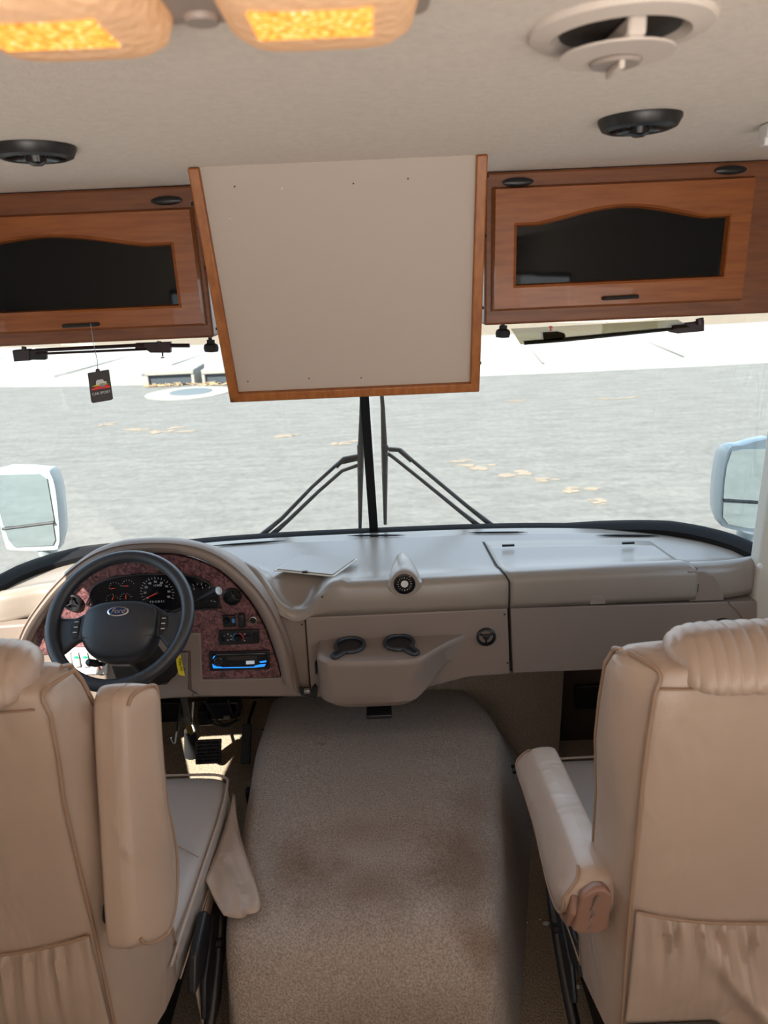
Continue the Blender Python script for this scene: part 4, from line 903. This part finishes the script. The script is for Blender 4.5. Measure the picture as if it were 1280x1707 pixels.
# carpeted toe panel right of the engine cover and switch bank in the niche
b = MB(); b.prism([onY(x, y, 2.13) for x, y in ((560, 1100), (942, 1100), (932, 1262), (560, 1262))], (0, .03, 0)); struct(b.obj('trim_6', 'carpet', bevel=.008))
sk = root('switch_bank', onY(990, 1162, 2.3), 'black bank of rocker switches in the dark niche under the passenger side of the dash', 'switch bank')
b = MB(); b.prism([onY(x, y, 2.3) for x, y in ((960, 1145), (1040, 1141), (1040, 1180), (961, 1184))], (0, .02, 0)); b.obj('switch_plate', 'black', sk, bevel=.003)
for x in (978, 999, 1020): b = MB(); b.prism([onY(x-8, 1151, 2.298), onY(x+8, 1150, 2.298), onY(x+8, 1174, 2.298), onY(x-8, 1175, 2.298)], (0, .004, 0)); b.obj('rocker', 'dark', sk, bevel=.002)

# ================================================================== ENGINE COVER
dg_ = root('engine_cover', (0, 1.5, 0), 'wide carpeted engine cover hump between the two seats, stained brown on top', 'engine cover')
def dring(y):
    # cross-section in x,z for a station y; rear end rounds down
    t = max(0, (1.24-y)/.20); zt_ = .42*math.sqrt(max(0, 1-(t**2.4))) if t < 1 else 0
    f = max(0, (y-1.84)/.36); zt_ -= .05*f
    xl = -.372-.02*min(1, max(0, (y-1.4)/.4)); xr = .262 + .10*max(0, min(1, (y-1.22)/.62))
    bl_ = xl-.015; br_ = .30+.23*max(0, min(1, (y-1.2)/.9))
    if y < 1.32: k = (1.32-y)/.28; sh = .06*k*k; xl += sh*.8; xr -= sh; bl_ += sh*.5; br_ -= sh*.8
    if y > 1.84: xr -= .10*f**2
    ring = []
    def arc(cx, cz, r, a0, a1, n=6): return [(cx+r*math.cos(math.radians(a0+(a1-a0)*i/n)), cz+r*math.sin(math.radians(a0+(a1-a0)*i/n))) for i in range(n+1)]
    r_ = min(.045, max(.002, zt_*.5)); P_ = [(bl_, 0), (lerp(bl_, xl, .5), zt_*.5)]
    P_ += arc(xl+r_, zt_-r_, r_, 180, 90)
    P_ += [(lerp(xl, xr, k/10), zt_ + .006*math.sin(PI*k/10)) for k in range(1, 10)]
    P_ += arc(xr-r_, zt_-r_, r_, 90, 20) + [(lerp(xr, br_, .5), zt_*.5), (br_, 0)]
    return [Vector((x, y, z)) for x, z in P_]
ysd = [1.045, 1.05, 1.06, 1.075, 1.095, 1.12, 1.15, 1.18, 1.22, 1.26, 1.32] + [1.4+.05*i for i in range(9)] + [1.835, 1.845, 1.9, 1.96, 2.02, 2.08, 2.125]
b = MB(); b.grid([dring(y) for y in ysd], caps=True); b.obj('carpeted_shell', 'dogcarpet', dg_, angle=75)
MB().tube([onZ(x, y, .375) for x, y in ((436, 1216), (620, 1216), (822, 1213))], .0025, 6).obj('carpet_seam', 'seam', dg_)
lt = MB(); lt.lathe([(.014, 0), (.014, .012), (.008, .018), (.001, .018)], onX(853, 1283, .395), (1, 0, .15), 18, sx=1.0); lt.obj('side_latch', 'black', dg_)
MB().box(onX(414, 1326, -.392), (.012, .022, .045)).obj('side_latch', 'dark', dg_, bevel=.003)

# debris on the carpet
def crumb(x, y, s, lab, sd):
    rd = random.Random(sd); c = onZ(x, y, .004); n = 7
    b = MB(); b.prism([c+Vector((s*rd.uniform(.6, 1.1)*math.cos(2*PI*k/n), s*rd.uniform(.4, .9)*math.sin(2*PI*k/n), 0)) for k in range(n)], (s*.1, 0, s*.3)); tag(b.obj('debris_chip', 'white', smooth=False), lab, 'debris', 'white chips on the carpet')
for i, (x, y, s) in enumerate(((910, 1540, .010), (878, 1538, .004), (900, 1533, .003), (962, 1645, .008), (868, 1600, .003), (872, 1625, .003), (866, 1614, .002))):
    crumb(x, y, s, ('largest white chip on the carpet left of the passenger seat base', 'tiny white chip on the carpet beside the engine cover, near the largest chip', 'tiny white chip touching the largest chip on the carpet', 'white chip on the carpet next to the lower passenger seat base', 'uppermost crumb in the row of crumbs at the foot of the engine cover', 'lowest crumb in the row of crumbs at the foot of the engine cover', 'middle crumb in the row of crumbs at the foot of the engine cover')[i], i)
crumb(284, 1253, .012, 'white scrap on the carpet left of the brake pedal', 99)

# ================================================================== SEATS  (local coordinates, seat faces +Y, origin on the floor at the back panel)
def seat(driver):
    if driver: loc, lab = (-.722, .90, 0), 'tan leather driver seat with its armrest folded straight up'
    else: loc, lab = (.652, .90, 0), 'tan leather passenger seat with its armrest lowered'
    r = root('captain_seat', loc, lab, 'seat', 'tan leather captain seats')
    ins = 1 if driver else -1           # side of the aisle
    S = MB
    L3 = lambda x, y, z: Vector((loc[0]+x*ins, loc[1]+y, loc[2]+z))      # +x local = aisle side
    # backrest levels: z, half back, half outer, y back, y front
    LV = [(.40, .235, .285, .005, .19), (.50, .238, .292, .0, .19), (.62, .241, .296, -.002, .17), (.75, .243, .292, -.004, .145), (.88, .243, .284, -.006, .12), (1.0, .243, .283, -.006, .11), (1.08, .240, .284, -.004, .10), (1.15, .234, .282, .0, .09), (1.175, .226, .274, .004, .084)]
    if driver: LV = [(z+(.012 if z > .9 else 0), a+(.014 if z > 1.1 else .008 if z > 1.0 else 0), o-(.020 if z > 1.1 else .010 if z > .9 else 0), c1, c2) for z, a, o, c1, c2 in LV]
    else: LV = [(z, a, o-(.022 if z < .8 else .012 if z < .95 else 0), c1, c2-(.02 if z < .8 else 0)) for z, a, o, c1, c2 in LV]
    ZT = .012 if driver else -.012; cw = .965 if driver else .86; cc = .965 if driver else .78
    def ring(z, wb_, wo, yb, yf, s=1.0):
        h = [(0, yb-.008), (wb_*.55, yb-.008), (wb_*.85, yb-.004), (wb_-.006, yb), (wb_, yb+.004), (lerp(wb_, wo, .5), yb+.3*(yf-yb)), (wo-.006, yb+.6*(yf-yb)), (wo, yb+.85*(yf-yb)), (wo-.002, yf-.004), (wo-.012, yf+.008), (wo-.05, yf+.012), (wo*.6, yf), (0, yf-.015)]
        ym = (yb+yf)/2; pts = h + [(-x, y) for x, y in h[-2:0:-1]]
        return [L3(x*s, ym+(y-ym)*s, z) for x, y in pts]
    def interp(k, n=4):
        out = []
        for i in range(len(LV)-1):
            for j in range(n):
                t = j/n; out.append([lerp(a, c, t) for a, c in zip(LV[i], LV[i+1])])
        out.append(LV[-1]); return out
    lv = interp(0); b = S(); rows = [ring(*l_) for l_ in lv]
    z0 = LV[-1]
    for s, dz, dyb in ((.985, .006, .004), (.95, .012, .010), (.88, .016, .02), (.7, .018, .03), (.3, .019, .04), (.03, .020, .045)):
        rows.append(ring(z0[0]+dz, z0[1]*1.0, z0[2]*.99, z0[3], z0[4], s))
    b.grid(rows, closed=True, caps=True); br = b.obj('backrest', 'leather', r, angle=80)
    # welts
    for sx in (1, -1):
        path = [L3(sx*(l_[1]+.001), l_[3]-.001, l_[0]) for l_ in lv] + [L3(sx*(z0[1]+.002), .012, z0[0]+.010), L3(sx*(z0[1]+.018), .035, z0[0]+.016), L3(sx*(z0[1]+.03), .058, z0[0]+.016)]
        S().tube(smooth_path(path, 3), .0034, 8).obj('piping', 'piping', br)
        path = [L3(sx*(l_[2]-.004), l_[4]+.005, l_[0]) for l_ in lv] + [L3(sx*(z0[2]-.004), .084, z0[0]+.009), L3(sx*(z0[2]-.009), .066, z0[0]+.017)]
        S().tube(smooth_path(path, 3), .0038, 8).obj('piping', 'piping', br)
    # horizontal seam under the head roll
    S().tube([L3(x, -.010 + .008*abs(x/.23)**4, 1.166+(.012 if driver else 0)-.004*abs(x/.23)) for x in [-.228+.456*i/20 for i in range(21)]], .0018, 6).obj('seam_line', 'piping', br)
    # gathered head roll
    hr = S(); rows = []; n = 220; wd = .222 if driver else .203
    for i in range(n+1):
        u = -1+2*i/n; x = u*wd; e = max(.0, 1-abs(u)**9)**.5; row = []
        for k in range(40):
            a = 2*PI*k/40; rib = .0032*abs(math.sin(u*30 + 1.3*math.cos(a) + .5*math.sin(u*9)))**.45 * (1 if math.sin(a) > -.7 else .3)
            ry, rz = (.068*(.72+.28*e) + rib)*(e*.95+.05), (.036*(.72+.28*e) + rib)*(e*.95+.05)
            yy = .046 + ry*math.cos(a)*1.02; zz = 1.203 + ZT + rz*math.sin(a)
            zz -= .020*max(0, -math.cos(a))**1.6     # drops over the back
            row.append(L3(x + .006*math.cos(a)*u*0, yy, zz))
        rows.append(row)
    hr.grid(rows, closed=True, caps=True); hd = hr.obj('head_roll', 'leather', r, angle=80)
    # map pocket, gathered along its elastic
    pk = S(); rows = []; nx = 90
    for j in range(26):
        t = j/25; row = []
        for i in range(nx+1):
            u = -1+2*i/nx; x = u*.236
            ztop = .745 - .030*(1-abs(u)**2.0); zb_ = .487; z = ztop+(zb_-ztop)*t
            g = math.exp(-t*3.6)*(1 if t > .0 else .3)
            puff = .020*math.sin(PI*min(1, t*1.0))*(1-abs(u)**4)
            gath = g*.012*(math.sin(u*52+1.3*math.sin(u*7)+t*4)+.6*math.sin(u*83+1+t*5))*(1-abs(u)**8)*min(1, t*6+.25)
            du = u*ins
            fold = .030*math.exp(-((du+.62-.75*t+.0)/.10)**2)*min(1, t*1.6)*(1-abs(u)**6) + .024*math.exp(-((du-.35+.55*t)/.09)**2)*min(1, t*1.5)*(1-abs(u)**6) + .006*math.sin(du*9+t*6)*t*(1-abs(u)**6)*(1-t)
            row.append(L3(x, -.010-puff-gath-fold, z + .004*math.sin(u*40)*g*0))
        rows.append(row)
    pk.grid(rows); pk.obj('map_pocket', 'leather', r, solid=.003, angle=80)
    po = r.children[-1]
    S().tube([L3(-.236+.472*i/30, -.0125-.006*(1-abs(-1+2*i/30)**6), .747-.030*(1-abs(-1+2*i/30)**2.0)) for i in range(31)], .0024, 6).obj('pocket_edge', 'piping', po)
    S().tube([L3(-.236+.472*i/10, -.013, .486) for i in range(11)], .003, 6).obj('pocket_seam', 'seam', po)
    # cushion
    cu = S(); rows = []
    for y, w_, zt2, zb2 in ((.10, .27, .495, .36), (.14, .29, .50, .355), (.25, .308, .500, .35), (.40, .318, .498, .35), (.55, .322, .495, .35), (.66, .318, .492, .355), (.705, .305, .478, .365), (.725, .28, .455, .39)):
        w_ *= cw
        sc = [(-w_+.01, zb2), (-w_, zb2+.03), (-w_, zt2-.03), (-w_+.008, zt2-.010), (-w_+.03, zt2), (-w_*.6, zt2+.006), (0, zt2+.002), (w_*.6, zt2+.006), (w_-.03, zt2), (w_-.008, zt2-.010), (w_, zt2-.03), (w_, zb2+.03), (w_-.01, zb2)]
        rows.append([L3(x, y, z) for x, z in sc])
    cu.grid(rows, closed=True, caps=True); cs_ = cu.obj('seat_cushion', 'leathertop', r, sub=1)
    pth = [L3(.306, .14, .488), L3(.316, .40, .488), L3(.320, .55, .485), L3(.315, .655, .482), L3(.295, .705, .476), L3(.2, .722, .474), L3(-.2, .722, .474), L3(-.295, .705, .476), L3(-.315, .655, .482), L3(-.318, .4, .488)]
    pth = [L3((p.x-loc[0])*ins*cw, p.y-loc[1], p.z) for p in pth]
    S().tube(smooth_path(pth, 5), .0035, 8).obj('piping', 'leather', cs_)
    S().tube([L3(.30*cw, .40, .501), L3(.24, .43, .5045), L3(.0, .48, .502), L3(-.24, .43, .5045)], .0012, 6).obj('seam_line', 'piping', cs_)
    S().tube([L3(.316*cw, .15, .44), L3(.323*cw, .4, .43), L3(.326*cw, .60, .43)], .0018, 6).obj('seam_line', 'piping', cs_)
    # skirt draped from the cushion
    sk_ = S(); rows = []
    for j in range(12):
        t = j/11; row = []
        for i in range(41):
            s = i/40; y = .20+.50*s
            flare = .006*t
            row.append(L3(.318*cw+.004+flare, y + (.03*t*math.sin(s*12) if driver else 0), .42-(.42-(.17 if driver else .16)+(.07*math.sin(s*9) if driver else 0)*.4)*t))
        rows.append(row)
    if driver: sk_.grid(rows)
    if driver: sk_.v = [v for v in sk_.v]
    if driver: sk_.obj('side_skirt', 'leather', r, solid=.003, angle=80)
    # pedestal and side frame
    pdm = S(); pdm.box(L3(0, .36, .17), (.34, .40, .32)); pdm.obj('pedestal', 'dark', r, bevel=.01)
    if not driver: C.objects.unlink(r.children[-2]) if False else None
    S().box(L3(0, .34, .335), (.46, .46, .03)).obj('slide_frame', 'maroon', r, bevel=.004)
    # rear/lower valance below the backrest
    va = S(); va.grid([[L3(-.236, .004, .47), L3(-.236, .0, .30), L3(-.225, .02, .14)], [L3(0, -.006, .47), L3(0, -.01, .30), L3(0, .01, .14)], [L3(.236, .004, .47), L3(.236, .0, .30), L3(.225, .02, .14)]]); va.obj('back_valance', 'leather', r, solid=.004)
    # controls on the aisle side
    c = L3(.322, .17, .42)
    b = S(); b.prism([L3(.318*cc, y+.10, z+.02) for y, z in ((.06, .36), (.10, .42), (.20, .43), (.22, .40), (.19, .36), (.12, .345))], (ins*.02, 0, 0)); b.obj('recline_switch', 'black', r, bevel=.006)
    b = S(); b.prism([L3(.330*cc, y+.12, z+.02) for y, z in ((.06, .26), (.10, .33), (.20, .37), (.29, .36), (.31, .32), (.26, .27), (.14, .245))], (ins*.012, 0, 0)); cvp = b.obj('side_cover', 'black', r, bevel=.004)
    S().lathe([(.012, 0), (.012, .012), (.001, .014)], L3(.342*cc, .32, .33), (ins, 0, 0), 16).obj('pivot_knob', 'dark', cvp)
    S().tube(smooth_path([L3(.340*cc, .40, .37), L3(.345*cc, .36, .35), L3(.345*cc, .26, .28), L3(.33*cc, .12, .19), L3(.29*cc, -.02, .12)], 6), [.016]+[.018]*9+[.014]*15 if 0 else .013, 12, flat=1.0).obj('slide_lever', 'black', r)
    # armrest: profile in (s along length from pivot, d down from the top face)
    cover = smooth_path([(.0, .030, 0), (.012, .008, 0), (.04, .0, 0), (.16, -.002, 0), (.30, -.002, 0), (.43, .0, 0), (.475, .006, 0), (.492, .028, 0), (.488, .052, 0), (.46, .064, 0), (.40, .064, 0), (.32, .068, 0), (.25, .076, 0), (.19, .098, 0), (.13, .118, 0), (.07, .118, 0), (.025, .098, 0), (.004, .065, 0)], 4, True)
    core = [(.03, .03), (.44, .02), (.465, .05), (.46, .088), (.30, .100), (.20, .112), (.06, .128), (.015, .110), (-.006, .07), (.0, .04)]
    xw = .052 if driver else .056
    if driver: piv = Vector((.277, -.045, .735)); fwd = lambda s, d: (piv.y + d*.97 + s*.25, piv.z + s*.84 - d*.25)
    else:
        piv = Vector((.255, .040, .778)); ca, sa = math.cos(math.radians(11)), math.sin(math.radians(11)); fwd = lambda s, d: (piv.y + s*ca - d*sa, piv.z - d*ca - s*sa)
    def arm_pt(xx, s, d):
        y, z = fwd(s, d); q_ = max(0, min(1, d/.055)); q_ = q_*q_*(3-2*q_); return L3(piv.x+xx+.032*q_*max(0, xx)/xw+(0 if driver else -.01*s/.49), y, z)
    b = S(); rows = []; m_ = Vector((.24, .05, 0))
    for xx, k in ((.0, .94), (.004, .975), (.012, 1.0), (.03, 1.006), (xw*.5, 1.005), (xw-.022, .995), (xw-.014, .975), (xw-.008, .95), (xw-.003, .91), (xw, .87), (xw+.002, .70), (xw+.003, .4)):
        rows.append([arm_pt(xx, m_.x+(p.x-m_.x)*(1-(1-k)*.25), m_.y+(p.y-m_.y)*k) for p in cover])
    b.grid(rows, closed=True, caps=True); ar = b.obj('armrest', 'leather', r, angle=75)
    k0 = min(range(len(cover)), key=lambda i: abs(cover[i].x-.20)+9*abs(cover[i].y)); cvr = [p for p in cover[k0:]+cover[:k0] if p.y > .012 or p.x < .03 or p.x > .462]
    S().tube([arm_pt(xw+.0005, m_.x+(p.x-m_.x)*.975, m_.y+(p.y-m_.y)*.90) for p in cvr], .0030, 8).obj('piping', 'piping', ar)
    b = S(); n = len(core); b.add([arm_pt(.012, s, d) for s, d in core]+[arm_pt(xw-.003, s, d) for s, d in core], [tuple(range(n))[::-1], tuple(range(n, 2*n))]+[(i, (i+1) % n, n+(i+1) % n, n+i) for i in range(n)])
    b.obj('armrest_core', 'armcore', ar, bevel=.006)
    if not driver:
        S().prism([arm_pt(.008, .002, .030), arm_pt(.020, .006, .016), arm_pt(xw-.020, .006, .016), arm_pt(xw-.008, .002, .030), arm_pt(xw-.008, .018, .105), arm_pt(xw-.016, .026, .116), arm_pt(.016, .026, .116), arm_pt(.008, .018, .105)], (arm_pt(.03, -.03, .06)-arm_pt(.03, -.004, .06))*.8).obj('zip_end_cap', 'armcore', ar, bevel=.006)
        S().tube([arm_pt(xw*.5+.003*math.sin(3*k), -.020+.003*k-.0015*math.sin(k*2.1), .028+.0105*k) for k in range(9)], .0022, 6).obj('zipper', 'steel', ar)
    S().lathe([(.022, 0), (.022, .03), (.001, .032)], arm_pt(-.02, .05, .06), (ins, 0, 0), 18).obj('arm_pivot', 'dark', r)
def flap():
    r = bpy.data.objects['captain_seat']
    up = [onZ(x, y, .455) for x, y in ((389, 1322), (384, 1345), (372, 1385), (358, 1425), (342, 1465))]
    lo = [onZ(x, y, .440) for x, y in ((392, 1352), (405, 1408), (434, 1506), (402, 1524), (372, 1520))]
    U = smooth_path(up, 8); Lw = smooth_path(lo, 8); rows = []
    for j in range(11):
        t = j/10; rows.append([lerp(a, c, t)+Vector((0, 0, .012*math.sin(i*.55+1)*math.sin(PI*min(1, t*1.1))*t + (-.01*t if i > 22 else 0))) for i, (a, c) in enumerate(zip(U, Lw))])
    MB().grid(rows).obj('skirt_flap', 'leather', r, solid=.003, angle=80)
seat(True); seat(False); flap()
